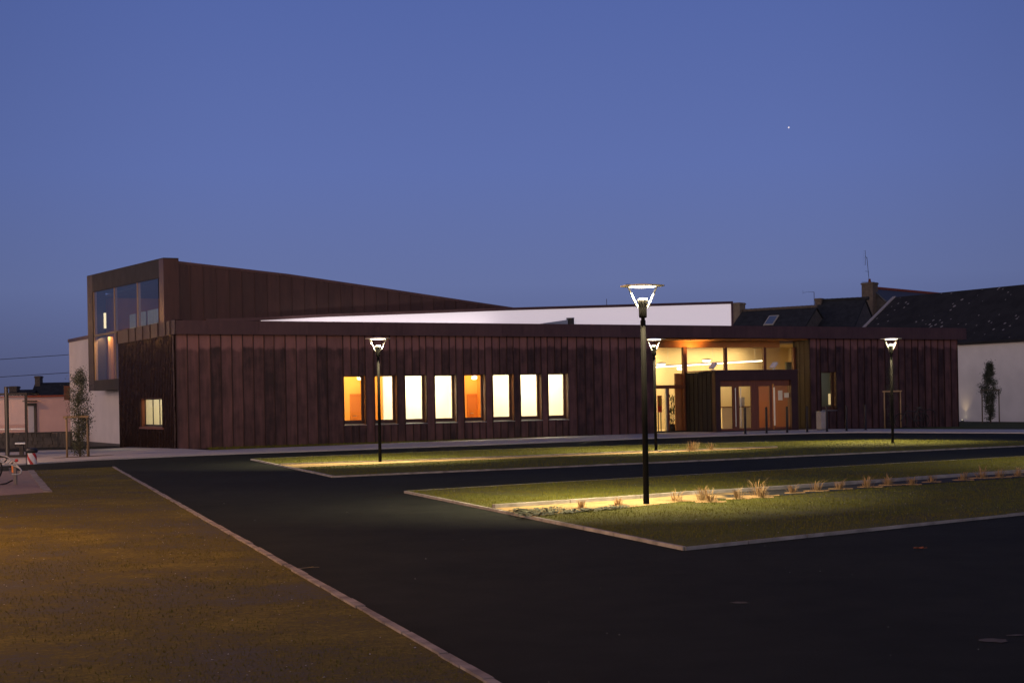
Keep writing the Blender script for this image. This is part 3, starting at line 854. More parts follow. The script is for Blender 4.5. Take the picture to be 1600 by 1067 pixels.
for a, b in ((LF(228, 490, 1.4)[0], LF(218, 490, 1.4)[0]), (LF(247, 490, 1.4)[0], LF(231, 490, 1.4)[0]), (LF(212, 490, 1.4)[0], LF(203, 490, 1.4)[0])):
    k = 14
    pts = [(1.4 + .05 * math.sin(i * 1.6), a + (b - a) * i / k) for i in range(k + 1)]
    top = 5.95 if a < 4.2 else 5.8
    for p, q in zip(pts, pts[1:]): mb.quad((p[0], p[1], SILL), (q[0], q[1], SILL), (q[0], q[1], top), (p[0], p[1], top))
mb.build('room_reflection', M_reflection, hall)  # pale folded sheets standing in for neighbours reflected in the glass
for pxx in (152, 172, 184):
    v_ = LF(pxx, 550, .45)[0]; mb = MB(); mb.box(.42, .55, v_ - .22, v_ + .22, SILL, 4.80 if pxx != 152 else 6.0); mb.build('room_column', M_room_brown, hall)
v_, z_ = LF(164, 500, .5)
mb = MB(); mb.box(.46, .54, v_ - .07, v_ + .07, LF(164, 513, .5)[1], LF(164, 489, .5)[1]); mb.build('room_wall_light', mat('wall_light_lens', (.9, .9, .9), .5, emit=(1, .78, .42), estr=1.6), hall)
light('tower_room_light', 'AREA', 110, (1, .60, .24), (.30, LF(168, 550, .3)[0], 4.78), hall, (0, math.radians(-25), 0), shape='RECTANGLE', size=.25, size_y=3.5)
light('tower_room_light', 'AREA', 45, (1, .86, .66), (2.0, 4.2, 6.6), hall, (0, 0, 0), shape='RECTANGLE', size=.8, size_y=2.0)

# white rendered walls below and behind the raised end
UR = .75
mb = MB(); mb.box(UR, UR + .3, V_END - .2, T1 - .02, -.45, BOT + .02); mb.build('white_wall', M_white_wall, hall)
va = LF(109, 600, UR)[0]
mb = MB(); mb.box(UR, UR + .3, T1 - .02, va, -.45, 5.0); mb.box(UR + .3, UR + 6, va - .2, va, -.45, 5.0); mb.build('white_wall', M_white_wall, hall)
mb = MB(); mb.box(UR - .05, UR + .34, T1 + .01, va + .06, 4.97, 5.13); o = mb.build('wall_coping', M_upper, hall); panel_attr(o, [.4] * len(mb.f))
mb = MB(); mb.box(UR - .012, UR + .02, V_END + .01, va, -.45, -.03); mb.build('plinth', M_plinth, hall)
a = LF(93.5, 603, UR - .5); b = LF(109, 625, UR)
mb = MB(); mb.box(UR - .3, UR + .4, va + .01, a[0], b[1], a[1]); mb.build('timber_box', M_timber, hall)

# windows of the front
def front_window(u0, u1, z0, z1, depth=.30, pane_mat=M_pane):
    t = .012
    mb = MB()                                            # lining of the opening
    mb.box(u0, u0 + t, -.015, depth, z0, z1); mb.box(u1 - t, u1, -.015, depth, z0, z1)
    mb.box(u0 + t, u1 - t, -.015, depth, z1 - t, z1)
    w = mb.build('window', M_winframe, hall)
    fw = .075
    mb = MB()
    y0, y1 = depth - .07, depth + .01
    mb.box(u0 + t, u0 + t + fw, y0, y1, z0, z1 - t); mb.box(u1 - t - fw, u1 - t, y0, y1, z0, z1 - t)
    mb.box(u0 + t + fw, u1 - t - fw, y0, y1, z1 - t - fw * .55, z1 - t); mb.box(u0 + t + fw, u1 - t - fw, y0, y1, z0, z0 + .17)
    mb.build('frame', M_winframe, w)
    mb = MB(); mb.box(u0 + t + fw, u1 - t - fw, depth - .03, depth - .018, z0 + .17, z1 - t - fw * .55); mb.build('pane', pane_mat, w)
    mb = MB(); mb.prism([(u0 - .01, -.06, z0 - .03), (u1 + .01, -.06, z0 - .03), (u1 + .01, depth - .06, z0 + .012), (u0 - .01, depth - .06, z0 + .012)], (0, 0, .015))
    mb.build('sill', M_steel, w)
    return w
for a, b, z0, z1 in WIN: front_window(a, b, z0, z1)
front_window(nw0, nw1, .86, 2.67)
# left side window
mb = MB(); t = .012
mb.box(-.01, .20, lw0, lw0 + t, .83, 1.96); mb.box(-.01, .20, lw1 - t, lw1, .83, 1.96); mb.box(-.01, .20, lw0 + t, lw1 - t, 1.96 - t, 1.96); mb.box(-.05, .20, lw0, lw1, .81, .83)
w = mb.build('window', M_timber, hall)
vm = LF(239.5, 640, .14)[0]; vm2 = LF(250, 640, .14)[0]; vf = LF(227, 640, .14)[0]
mb = MB()
for v_ in (vm, vm2, vf): mb.box(.12, .15, v_ - .03, v_ + .03, .86, 1.94)
mb.box(.12, .17, lw0 + t, lw1 - t, .83, .91); mb.box(.12, .17, lw0 + t, lw1 - t, 1.91, 1.96 - t)
mb.build('frame', M_dark, w)
mb = MB(); mb.box(.135, .141, lw0 + .02, lw1 - .02, .9, 1.92); mb.build('pane', M_pane, w)
mb = MB(); mb.box(-.07, .02, lw0 - .15, lw1 + .12, .74, .80); mb.build('sill', M_timber, w)

# rooms behind the windows
RB = 2.2                                                 # depth of the rooms
c1, c2, c3 = 9.0, 12.55, 13.80
segs = [(6.2, c1, M_orange_plaster), (c1, c2, M_white_plaster), (c2, c3, M_orange_plaster), (c3, 19.0, M_white_plaster)]
for a, b, m_ in segs:
    mb = MB(); mb.box(a, b, RB, RB + .1, .1, 3.7); mb.build('room_wall', m_, hall)
mb = MB(); mb.box(6.2, 19.0, .12, RB, .02, .1); mb.build('room_floor', M_floor_in, hall)
mb = MB(); mb.box(6.2, 19.0, .12, RB, 3.7, 3.8); mb.build('room_ceiling', M_white_plaster, hall)
mb = MB(); mb.box(6.1, 6.2, .12, RB + .1, .02, 3.7); mb.build('room_wall', M_orange_plaster, hall)
mb = MB(); mb.box(19.0, 19.1, .12, RB + .1, .02, 3.7); mb.build('room_wall', M_white_plaster, hall)
for a, ma, mb_ in ((c1, M_orange_plaster, M_white_plaster), (c3, M_orange_plaster, M_white_plaster)):
    mb = MB(); mb.box(a, a + .04, 1.35, RB, .1, 3.7); mb.build('partition', ma, hall)
    mb = MB(); mb.box(a + .04, a + .08, 1.35, RB, .1, 3.7); mb.build('partition', mb_, hall)
mb = MB(); mb.box(c2 - .08, c2 - .04, .9, RB, .1, 3.7); mb.build('partition', M_white_plaster, hall)
mb = MB(); mb.box(c2 - .04, c2, .9, RB, .1, 3.7); mb.build('partition', M_orange_plaster, hall)
for px0, px1 in ((549.5, 572), (732, 755)):
    a = FL(px0, 640, RB)[0]; b = a + .92
    top = FL(px0, 618, RB)[1]
    mb = MB(); mb.box(a, b, RB - .025, RB - .002, .1, top)
    d = mb.build('inner_door', M_orange_door, hall)
    mb = MB(); mb.box(a - .07, a - .002, RB - .04, RB - .002, .1, top + .07); mb.box(b + .002, b + .07, RB - .04, RB - .002, .1, top + .07); mb.box(a - .002, b + .002, RB - .04, RB - .002, top + .003, top + .07)
    mb.build('frame', M_orange_door, d)
    mb = MB(); mb.tube([(a + .07, RB - .03, 1.08), (a + .07, RB - .08, 1.08), (a + .2, RB - .08, 1.08)], .012, 6); mb.build('handle', M_steel, d)
WARM = (1, .89, .62)
for x, p, col in ((7.6, 120, (1, .78, .42)), (10.9, 300, WARM), (13.3, 75, (1, .78, .42)), (15.2, 165, WARM), (17.2, 165, WARM)):
    light('room_light', 'AREA', p, col, (x, .9, 3.55), hall, (0, 0, 0), shape='RECTANGLE', size=1.2 if p > 50 else .5, size_y=.9 if p > 50 else .5)
def ceiling_lamp(px, py, v, label, r=.16):
    u_, z_ = FL(px, py, v)
    t_ = thing('ceiling_light', from_hall(u_, v, z_), TH, label, 'ceiling light', 'round ceiling lights inside the hall')
    mb = MB(); mb.lathe([(r * 1.12, .05), (r * 1.12, .11), (.03, .13)], (0, 0, 0), 20); mb.build('housing', M_whitep, t_, True)
    mb = MB(); mb.lathe([(.01, -.035), (r * .6, -.03), (r * .9, -.005), (r, .045)], (0, 0, 0), 20); mb.build('diffuser', M_spot, t_, True)
ceiling_lamp(562.5, 592, 1.5, 'small round lit ceiling lamp seen through the leftmost front window', .12)
ceiling_lamp(741, 591.5, 1.5, 'small round lit ceiling lamp seen through the fifth, orange front window', .12)
# side window room
mb = MB(); mb.box(2.3, 2.4, .8, 6.2, .1, 2.72); mb.box(.14, 2.4, 6.1, 6.19, .1, 2.72); mb.build('room_wall', M_white_plaster, hall)
light('room_light', 'AREA', 70, (1, .84, .52), (1.3, 4.4, 2.6), hall, (0, 0, 0), shape='RECTANGLE', size=1.0, size_y=1.6)
# narrow right window: dim room with a lit inner window
mb = MB(); mb.box(30.6, 34.5, 2.4, 2.5, .1, 3.2); mb.build('room_wall', mat('dim_wall', (.22, .24, .19), .9), hall)
a, b = FL(1294.5, 615, 2.38), FL(1300.5, 632, 2.38)
mb = MB(); mb.box(a[0], b[0], 2.36, 2.395, b[1], a[1]); mb.build('inner_window', mat('lit_inner_window', (.9, .8, .6), .6, emit=(1, .74, .34), estr=.55), hall)
light('room_light', 'AREA', 9, (1, .92, .75), (32.2, 1.2, 3.1), hall, (0, 0, 0), shape='RECTANGLE', size=.8, size_y=.8)

# ------------------------------------------------------------------ entrance
VG = 1.1                                              # glazed screen set back under the eaves
E0, E1 = U_E0, U_E1
ZS = 4.02
HEAD = FL(1134, 543, VG)[1]
mb = MB(); mb.box(E0 - .02, E1 + .02, .09, VG + .3, 4.16, 4.24); mb.build('soffit', M_soffit, hall)
mb = MB(); mb.box(E0, E1 - .9, VG - .05, VG + .12, HEAD, 4.16); mb.build('head_beam', M_soffit, hall)
mb = MB(); mb.box(E0 - .12, E0, .105, VG + .2, -.3, 4.2); mb.build('entrance_jamb', M_upper, hall)
# right return, clad in vertical sheets
mb, vals = MB(), []
for i in range(3):
    a, b = .0 + i * VG / 3, (i + 1) * VG / 3
    n0 = len(mb.f); mb.box(E1, E1 + .1, a + .004, b - .004, -.3, 4.2); mb.box(E1 - .02, E1, b - .012, b + .012, -.3, 4.2); vals += [random.Random(i).random()] * (len(mb.f) - n0)
panel_attr(mb.build('entrance_jamb', M_jamb, hall), vals)
uR = FL(1247, 600, VG)[0]
mb, vals = MB(), []
for i in range(2):
    a = uR + (E1 - uR) * i / 2; b = uR + (E1 - uR) * (i + 1) / 2
    n0 = len(mb.f); mb.box(a + .004, b - .004, VG - .03, VG + .1, -.3, 4.16); vals += [random.Random(i + 7).random()] * (len(mb.f) - n0)
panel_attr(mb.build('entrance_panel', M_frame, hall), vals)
# screen members
uA = FL(1070, 600, VG)[0]; uB = FL(1134, 600, VG)[0]; uC = FL(1195, 600, VG)[0]; uD = FL(1239, 600, VG)[0]
for x, w, d in ((uA, .10, .16), (uB, .075, .12), (uC, .075, .12)):
    mb = MB(); mb.box(x - w, x + w, VG - d / 2, VG + d / 2, -.1 if x == uA else 2.2, HEAD); mb.build('mullion', M_timber, hall)
mb = MB(); mb.box(uD, uR, VG - .08, VG + .08, -.1, HEAD); mb.build('mullion', M_timber, hall)
zt0, zt1 = FL(1050, 607, VG)[1], FL(1050, 601.5, VG)[1]
mb = MB(); mb.box(E0, uA - .1, VG - .08, VG + .08, zt0, zt1); mb.build('transom', M_timber, hall)
mb = MB(); mb.box(E0, E1 - .5, VG - .09, VG + .09, -.1, .09); mb.build('threshold', M_dark, hall)
for a, b, z0, z1 in ((E0 + .02, uA - .1, zt1, HEAD), (uA + .1, uB - .075, 2.3, HEAD), (uB + .075, uC - .075, 2.3, HEAD), (uC + .075, uD, 2.3, HEAD), (E0 + .02, FL(1055, 640, VG)[0], .09, zt0)):
    mb = MB(); mb.box(a, b, VG - .006, VG + .006, z0, z1); mb.build('screen_pane', M_pane, hall)
a, b = FL(1040.5, 640, VG - .05)[0], FL(1043, 640, VG - .05)[0]
mb = MB(); mb.box(a, b, VG - .07, VG + .05, .09, zt0); mb.build('door_stile', M_steel, hall)
mb = MB(); mb.box(b + .003, b + .10, VG - .06, VG + .05, .09, zt0); mb.build('door_stile', M_timber, hall)
a = FL(1055, 640, VG + .3)[0]
mb = MB(); mb.box(a, uA + .3, VG + .25, VG + .33, .0, FL(1060, 583.5, VG + .3)[1]); mb.build('timber_panel', mat('oak_panel', (.36, .15, .05), .6, var=.3, scale=2), hall)

# porch: copper box standing out from the screen
us = FL(1072, 640, VG - .06)[0]
lo, hi = -6.0, VG
for _ in range(40):                                   # depth at which the porch corner falls on its place
    mid = (lo + hi) / 2
    if FL(1119, 640, mid)[0] < us: lo = mid
    else: hi = mid
VP = (lo + hi) / 2
ue = FL(1247, 640, VP)[0]
ZP = FL(1119, 580, VP)[1]
print('porch', us, ue, VP, ZP, 'HEAD', HEAD, 'zt', zt0, zt1, 'E', E0, E1)
seams = []; v = VP + .02
while v < VG - .1: seams.append(v); v += .34
seams.append(VG - .09)
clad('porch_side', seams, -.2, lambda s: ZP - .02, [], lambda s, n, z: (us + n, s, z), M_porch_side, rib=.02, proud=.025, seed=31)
jl = FL(1126, 640, VP)[0]; jr = FL(1236.5, 640, VP)[0]; zh = FL(1180, 594, VP)[1]
mb = MB()
mb.box(us - .02, jl, VP - .02, VP + .25, -.2, ZP); mb.box(jr, ue, VP - .02, VP + .25, -.2, ZP); mb.box(jl, jr, VP - .02, VP + .25, zh, ZP)
o = mb.build('porch_frame', M_upper, hall); panel_attr(o, [.55] * len(mb.f))
mb = MB(); mb.box(us - .05, ue + .03, VP - .04, VG - .09, ZP + .003, ZP + .05); mb.box(us + .1, ue - .1, VP + .26, VG - .1, ZP - .12, ZP - .02); mb.build('porch_roof', M_band, hall)
mb = MB(); mb.box(ue - .1, ue - .02, VP + .26, VG + 1.0, -.1, ZP - .05); mb.build('porch_side', M_red_panel, hall)
mb = MB(); mb.box(us + .11, us + .16, VP + .26, VG - .1, .0, ZP - .05); mb.build('porch_lining', M_timber, hall)
mb = MB(); mb.box(jl, jr, VP + .1, VP + .2, -.1, .07); mb.build('threshold', M_dark, hall)
yd = VP + .12
zd = FL(1130, 601, VP)[1]
mb = MB(); mb.box(jl, jr, yd, yd + .1, zd, zh); mb.build('door_head', M_timber, hall)
def door(p0, p1, p2, p3, handle_px, wide):            # pixel columns: stile, glass left, glass right, stile
    a, b, c, d = (FL(q, 640, yd)[0] for q in (p0, p1, p2, p3))
    mb = MB()
    mb.box(a, b, yd, yd + .06, .07, zd); mb.box(c, d, yd, yd + .06, .07, zd)
    mb.box(b, c, yd, yd + .06, zd - .09, zd); mb.box(b, c, yd, yd + .06, .07, .17)
    o = mb.build('door', M_timber, hall)
    mb = MB(); mb.box(b, c, yd + .025, yd + .035, .17, zd - .09); mb.build('pane', M_pane, o)
    h = FL(handle_px, 640, yd)[0]
    mb = MB(); mb.tube([(h, yd - .05, .25), (h, yd - .05, zd - .15)], .022, 8); mb.box(h - .012, h + .012, yd - .05, yd, .5, .53); mb.box(h - .012, h + .012, yd - .05, yd, 1.9, 1.93)
    mb.build('handle', M_steel, o)
door(1125, 1126.5, 1145, 1151.5, 1148.5, 1)
door(1151.8, 1155, 1174, 1184, 1156.5, 1)
door(1184.3, 1186, 1203, 1207, 1208.5, 1)
door(1210, 1211, 1233.5, 1237, 1209.6, 1)
def notice(p0, p1, q0, q1, label):
    a, z1 = FL(p0, q0, yd); b, z0 = FL(p1, q1, yd)
    t_ = MB().box(0, b - a, -.004, .0, 0, z1 - z0).build('paper_notice', M_poster)
    t_.location = from_hall(a, yd + .02, z0); t_.rotation_euler = (0, 0, TH)
    tag(t_, label, 'notice')
notice(1216, 1223, 610, 625, 'tall cream paper notice stuck on the red glass door')
notice(1225.5, 1233, 613.5, 621, 'small wide paper notice to the right of the taller one on the red door')

# entrance hall inside
HB = 6.6
mb = MB(); mb.box(E0 - 1, E1 + 4, HB, HB + .1, -.05, 4.1); mb.build('hall_wall', M_cream, hall)
mb = MB(); mb.box(E1 + 3.9, E1 + 4, VG + .2, HB, -.05, 4.1); mb.build('hall_wall', M_cream, hall)
mb = MB(); mb.box(E0 - .4, E0 - .3, VG + .2, HB, -.05, 4.1); mb.build('hall_wall', M_white_plaster, hall)
mb = MB(); mb.box(E0 - .4, E1 + 4, VG + .1, HB, -.06, .04); mb.build('hall_floor', M_floor_in, hall)
mb = MB(); mb.box(E0 - .4, E1 + 4, VG + .1, HB, 4.03, 4.12); mb.build('hall_ceiling', mat('hall_ceiling_paint', (.42, .33, .2), .9), hall)
a, b = FL(1026, 573.5, 4.6), FL(1196, 563.5, 5.8)
t_ = thing('strip_light', from_hall(a[0], 4.6, a[1]), TH, 'long bright strip light hanging across the entrance hall behind the upper glass', 'strip light')
d = Vector((b[0] - a[0], 1.2, b[1] - a[1]))
mb = MB(); mb.beam((0, 0, 0), d, .09, .05); mb.build('tube', M_tube, t_)
mb = MB(); mb.beam((0, 0, .051), d + Vector((0, 0, .051)), .12, .05); mb.build('housing', M_whitep, t_)
for f_ in (.1, .5, .9):
    p = d * f_; mb = MB(); mb.tube([p + Vector((0, 0, .07)), (p.x, p.y, 4.03 - a[1])], .008, 5); mb.build('suspension', M_steel, t_)
ceiling_lamp(1033, 570, 3.4, 'round lit ceiling lamp at the left edge of the entrance glass', .20)
ceiling_lamp(1104, 564.5, 4.0, 'round lit ceiling lamp just above the middle of the strip light', .20)
ceiling_lamp(1063.5, 577, 5.0, 'round lit ceiling lamp below the strip light, beside the orange mullion', .18)
light('hall_light', 'AREA', 330, (1, .78, .40), (E0 + 2.2, 5.6, 3.9), hall, (math.radians(12), 0, 0), shape='RECTANGLE', size=3.5, size_y=1.0)
light('hall_light', 'AREA', 95, (1, .76, .38), (E0 + 7.5, 5.6, 3.9), hall, (math.radians(12), 0, 0), shape='RECTANGLE', size=4.0, size_y=1.0)
light('soffit_light', 'SPOT', 220, (1, .62, .2), (E0 + 2.6, .55, 3.2), hall, (math.radians(180), 0, 0), spot_size=math.radians(120), spot_blend=.8, shadow_soft_size=.08)

# reception desk seen through the doors
a = FL(1128, 640, 4.6)[0]; b = FL(1176, 640, 4.6)[0]
t_ = thing('reception_desk', from_hall(a, 4.6, .04), TH, 'pale reception desk seen through the glass porch doors', 'desk')
mb = MB(); mb.box(0, b - a, 0, .08, 0, 1.0); mb.build('front_panel', M_poster, t_)
mb = MB(); mb.box(-.05, b - a + .05, -.05, .7, 1.003, 1.05); mb.build('desktop', M_timber, t_)
mb = MB(); mb.box((b - a) * .45, (b - a) * .78, .1, .16, 1.053, 1.5); mb.build('screen', M_whitep, t_)
# poster and plant behind the left door
a, z1 = FL(1027.5, 618, VG + .6); b, z0 = FL(1034.5, 644, VG + .6)
t_ = thing('poster_board', from_hall(a, VG + .6, .04), TH, 'red and yellow poster board behind the left glass door', 'poster')
mb = MB(); mb.box(0, b - a, 0, .03, z0 - .04, z1 - .04); mb.build('board', M_poster_red, t_)
mb = MB(); mb.box(.04, b - a - .04, -.006, -.001, z0 - .04 + (z1 - z0) * .38, z1 - .1); mb.build('poster', mat('poster_ochre', (.5, .33, .05), .8, color2=(.2, .22, .04), scale=7), t_)
mb = MB(); mb.box(.02, .06, .03, .06, 0, z0 - .04); mb.box(b - a - .06, b - a - .02, .03, .06, 0, z0 - .04); mb.build('stand', M_dark, t_)
a, _ = FL(1050, 660, VG + .75)
t_ = thing('potted_plant', from_hall(a, VG + .75, .04), TH, 'tall spiky pot plant standing behind the left glass door', 'plant')
mb = MB(); mb.lathe([(.16, 0), (.22, .34), (.19, .34), (.18, .28), (.02, .28)], (0, 0, 0), 18); mb.build('pot', M_black, t_, True)
mb = MB(); rnd = random.Random(8)
for _ in range(70):
    a_ = rnd.uniform(0, 6.28); h = rnd.uniform(.4, 1.5); r0 = rnd.uniform(.0, .12); ln = rnd.uniform(.3, .6)
    base = Vector((math.cos(a_) * r0 * 1.2, math.sin(a_) * r0, h)); dd = Vector((math.cos(a_) * .75, math.sin(a_) * .75, rnd.uniform(-.4, .9))).normalized()
    s = Vector((-math.sin(a_), math.cos(a_), 0)) * .022
    mid = base + dd * ln * .5 + Vector((0, 0, .05)); tip = base + dd * ln - Vector((0, 0, .12))
    mb.add([base - s, base + s, mid + s, mid - s, tip], ((0, 1, 2, 3), (3, 2, 4)))
mb.build('leaves', M_green, t_)
mb = MB()
for x, y in ((0, 0), (.06, .03), (-.05, .04)): mb.tube([(x, y, .27), (x * 2, y * 2, .9), (x * 2.6, y, 1.6)], .012, 6)
mb.build('stem', M_bark, t_)

# small floodlights on the porch roof
for px, lab in ((1114, 'small white floodlight on the porch roof corner nearest the lamp post'), (1209, 'small white floodlight at the right end of the porch roof')):
    u_, z_ = FL(px, 580, VP + .5)
    t_ = thing('floodlight', from_hall(u_, VP + .5, ZP + .05), TH + .3, lab, 'floodlight', 'floodlights on the porch roof')
    mb = MB(); mb.box(-.06, .06, -.06, .06, 0, .03); mb.beam((0, 0, .03), (0, 0, .15), .03, .03); mb.build('bracket', M_whitep, t_)
    Mx = Matrix.Translation((.02, 0, .22)) @ Matrix.Rotation(math.radians(-38), 4, 'Y')
    mb = MB(); mb.box(-.2, .16, -.13, .13, -.055, .055, M=Mx); mb.build('housing', M_whitep, t_, bevel=.02)
    mb = MB(); mb.box(.162, .168, -.11, .11, -.045, .045, M=Mx); mb.build('lens', M_pane, t_)

# ------------------------------------------------------------------ street lamps
LAMP_C = (1, .80, .46)
def lamp(loc, label, rz, power=520):
    t_ = thing('street_lamp', loc, rz, label, 'street lamp', 'disc topped lamps along the car park islands')
    mb = MB(); mb.lathe([(.085, 0), (.085, .012), (.05, .03), (.046, .06), (.044, 1.2), (.041, 2.86), (.030, 2.87), (.030, 2.92)], (0, 0, 0), 20); mb.build('pole', M_lamp_black, t_, True)
    mb = MB(); mb.lathe([(.03, 2.90), (.058, 2.905), (.062, 2.93), (.062, 3.05), (.066, 3.08), (.078, 3.16), (.079, 3.19), (.05, 3.19)], (0, 0, 0), 24); mb.build('head', M_lamp_black, t_, True)
    mb = MB(); mb.lathe([(.070, 3.192), (.066, 3.198), (.02, 3.206)], (0, 0, 0), 20); mb.build('uplight', M_lamp_up, t_, True)
    zd_ = 3.385
    for s in (-1, 1):
        mb = MB(); mb.beam((s * .07, 0, 3.06), (s * .235, 0, zd_ - .004), .022, .010, up=(0, 1, 0)); mb.build('arm', M_lamp_arm, t_)
        mb = MB(); mb.beam((s * .08, 0, 3.055), (s * .25, 0, zd_ + .03), .024, .009, up=(0, 1, 0)); mb.box(s * .235 - .03, s * .235 + .03, -.03, .03, zd_ + .022, zd_ + .036); mb.build('arm', M_lamp_black, t_)
    mb = MB(); mb.lathe([(.03, zd_ - .004), (.20, zd_ - .003), (.345, zd_ + .006), (.345, zd_ + .014), (.22, zd_ + .026), (.08, zd_ + .045), (.01, zd_ + .048)], (0, 0, 0), 40); mb.build('reflector', M_lamp_white, t_, True)
    mb = MB(); mb.lathe([(.005, zd_ - .020), (.06, zd_ - .018), (.14, zd_ - .012), (.21, zd_ - .006)], (0, 0, 0), 24); mb.build('lens', M_lamp_glow, t_, True)  # emission standing in for uplight bounced off the reflector's underside
    light('lamp_light', 'AREA', power, LAMP_C, (0, 0, zd_ - .045), t_, (0, 0, 0), shape='DISK', size=.26, spread=math.radians(124)).rotation_euler = (math.radians(15), 0, TH - rz)
    return t_
lamp(G(1010, 790), 'black disc-topped street lamp on the near island, tallest in the picture', .25)
lamp(G(594, 723), 'black disc-topped street lamp in front of the second lit window', -.1)
lamp(G(1025, 706), 'black disc-topped street lamp at the left edge of the entrance glass, behind the tallest lamp', .5)
lamp(G(1395, 693), 'black disc-topped street lamp before the plain copper wall right of the entrance', .35)
lamp(NB_low[2] + (NB_low[0] - NB_low[2]).normalized() * 9.0, 'black disc-topped street lamp beyond the right edge of the picture', .2)

def sodium(loc, h, aim, label, power, col=(1, .47, .13)):
    t_ = thing('road_lamp', loc, aim, label, 'road lamp', 'tall sodium lamps along the road outside the picture')
    mb = MB(); mb.lathe([(.09, 0), (.08, .4), (.05, h)], (0, 0, 0), 12); mb.build('pole', M_galv, t_, True)
    mb = MB(); mb.tube([(0, 0, h - .05), (.5, 0, h + .15), (1.1, 0, h + .2)], .035, 8); mb.build('arm', M_galv, t_)
    mb = MB(); mb.lathe([(.05, .12), (.17, .08), (.2, 0), (.03, 0)], (1.2, 0, h + .12), 16); mb.build('hood', M_galv, t_, True)
    mb = MB(); mb.lathe([(.01, -.09), (.09, -.07), (.15, -.005)], (1.2, 0, h + .12), 16); mb.build('lens', M_sodium, t_, True)
    light('lamp_light', 'POINT', power, col, (1.2, 0, h - .06), t_, shadow_soft_size=.12)
sodium(Vector((-12.0, 17.5, 0)), 6.5, 0.0, 'tall orange sodium road lamp left of the near lawn', 3000)
sodium(Vector((-24, 47, -.12)), 7.0, .2, 'tall orange sodium road lamp beside the bus shelter', 1900, (1, .60, .34))
sodium(Vector((-33.5, 80, -.12)), 6.5, -.4, 'tall orange sodium road lamp beyond the bus shelter', 330)

# ------------------------------------------------------------------ bollards, bins
ordn = ['first', 'second', 'third', 'fourth', 'fifth', 'sixth', 'seventh']
BP = [(1164.5, 678), (1197.8, 677), (1230, 676), (1261.3, 675), (1292.2, 674.3), (1322.8, 673.3), (1352.5, 671.6)]
where = ['before the lit porch door', 'before the narrow porch door', 'before the red porch door', 'right of the porch', 'beside the pale bin', 'before the dark wall', 'where the path bends']
proto = None
for i, (px, py) in enumerate(BP):
    lab = f'slim dark steel bollard, {ordn[i]} from the left, {where[i]}'
    if proto is None:
        proto = thing('bollard', G(px, py, .03), 0, lab, 'bollard', 'row of bollards along the entrance path')
        MB().lathe([(.055, 0), (.055, .015), (.048, .02), (.048, 1.06), (.044, 1.10), (.01, 1.105)], (0, 0, 0), 14).build('post', M_dark, proto, True)
        MB().lathe([(.085, -.02), (.085, .008), (.055, .012)], (0, 0, 0), 14).build('base_plate', M_dark, proto, True)
    else:
        o = copy_tree(proto); o.location = G(px, py, .03); o['label'] = lab
t_ = thing('litter_bin', G(1284, 671.5, .03), TH, 'pale square litter bin between the bollards under the narrow window', 'bin')
MB().box(-.17, .17, -.17, .17, .03, .80).build('body', mat('bin_concrete', (.36, .33, .30), .9, var=.2, scale=4), t_, bevel=.02)
MB().box(-.15, .15, -.15, .15, 0, .03).build('foot', M_dark, t_)
MB().box(-.175, .175, -.175, .175, .802, .83).build('rim', M_galv, t_)
b_ = G(50.5, 727)
t_ = thing('litter_bin', b_, .2, 'black lidded litter bin wrapped in red and white warning stripes', 'bin')
mb = MB(); mb.lathe([(.115, .03), (.125, .36), (.13, .42)], (0, 0, 0), 24); mb.build('body', M_black, t_, True)
def wrap(a0, a1, z0, z1, twist, m_, name):
    mb = MB(); n = 18
    for i in range(n):
        x0, x1 = a0 + (a1 - a0) * i / n, a0 + (a1 - a0) * (i + 1) / n
        p = []
        for zz in (z0, z1):
            for x in (x0, x1):
                s = (zz - z0) / (z1 - z0) * twist
                p.append((.131 * math.cos(x + s), .131 * math.sin(x + s), zz))
        mb.quad(p[0], p[1], p[3], p[2])
    mb.build(name, m_, t_)
wrap(0, 6.28, .04, .37, 0, M_whitep, 'white_wrap')
def stripe(a0, wd):
    mb = MB(); n = 8
    for i in range(n):
        z0, z1 = .042 + .326 * i / n, .042 + .326 * (i + 1) / n
        s0, s1 = -1.7 * i / n, -1.7 * (i + 1) / n
        for j in range(3):
            x0, x1 = a0 + wd * j / 3, a0 + wd * (j + 1) / 3
            mb.quad(*[(.1335 * math.cos(q), .1335 * math.sin(q), zz) for q, zz in ((x0 + s0, z0), (x1 + s0, z0), (x1 + s1, z1), (x0 + s1, z1))])
    mb.build('red_stripe', M_red, t_)
for k in range(3): stripe(-1.9 + k * 2.09, .75)
mb = MB(); mb.lathe([(.145, .38), (.165, .40), (.17, .47), (.12, .51), (.02, .52)], (0, 0, 0), 24); mb.build('lid', M_black, t_, True)
mb = MB(); mb.tube([(-.17, 0, 0), (-.17, 0, .45)], .012, 6); mb.build('post', M_dark, t_)

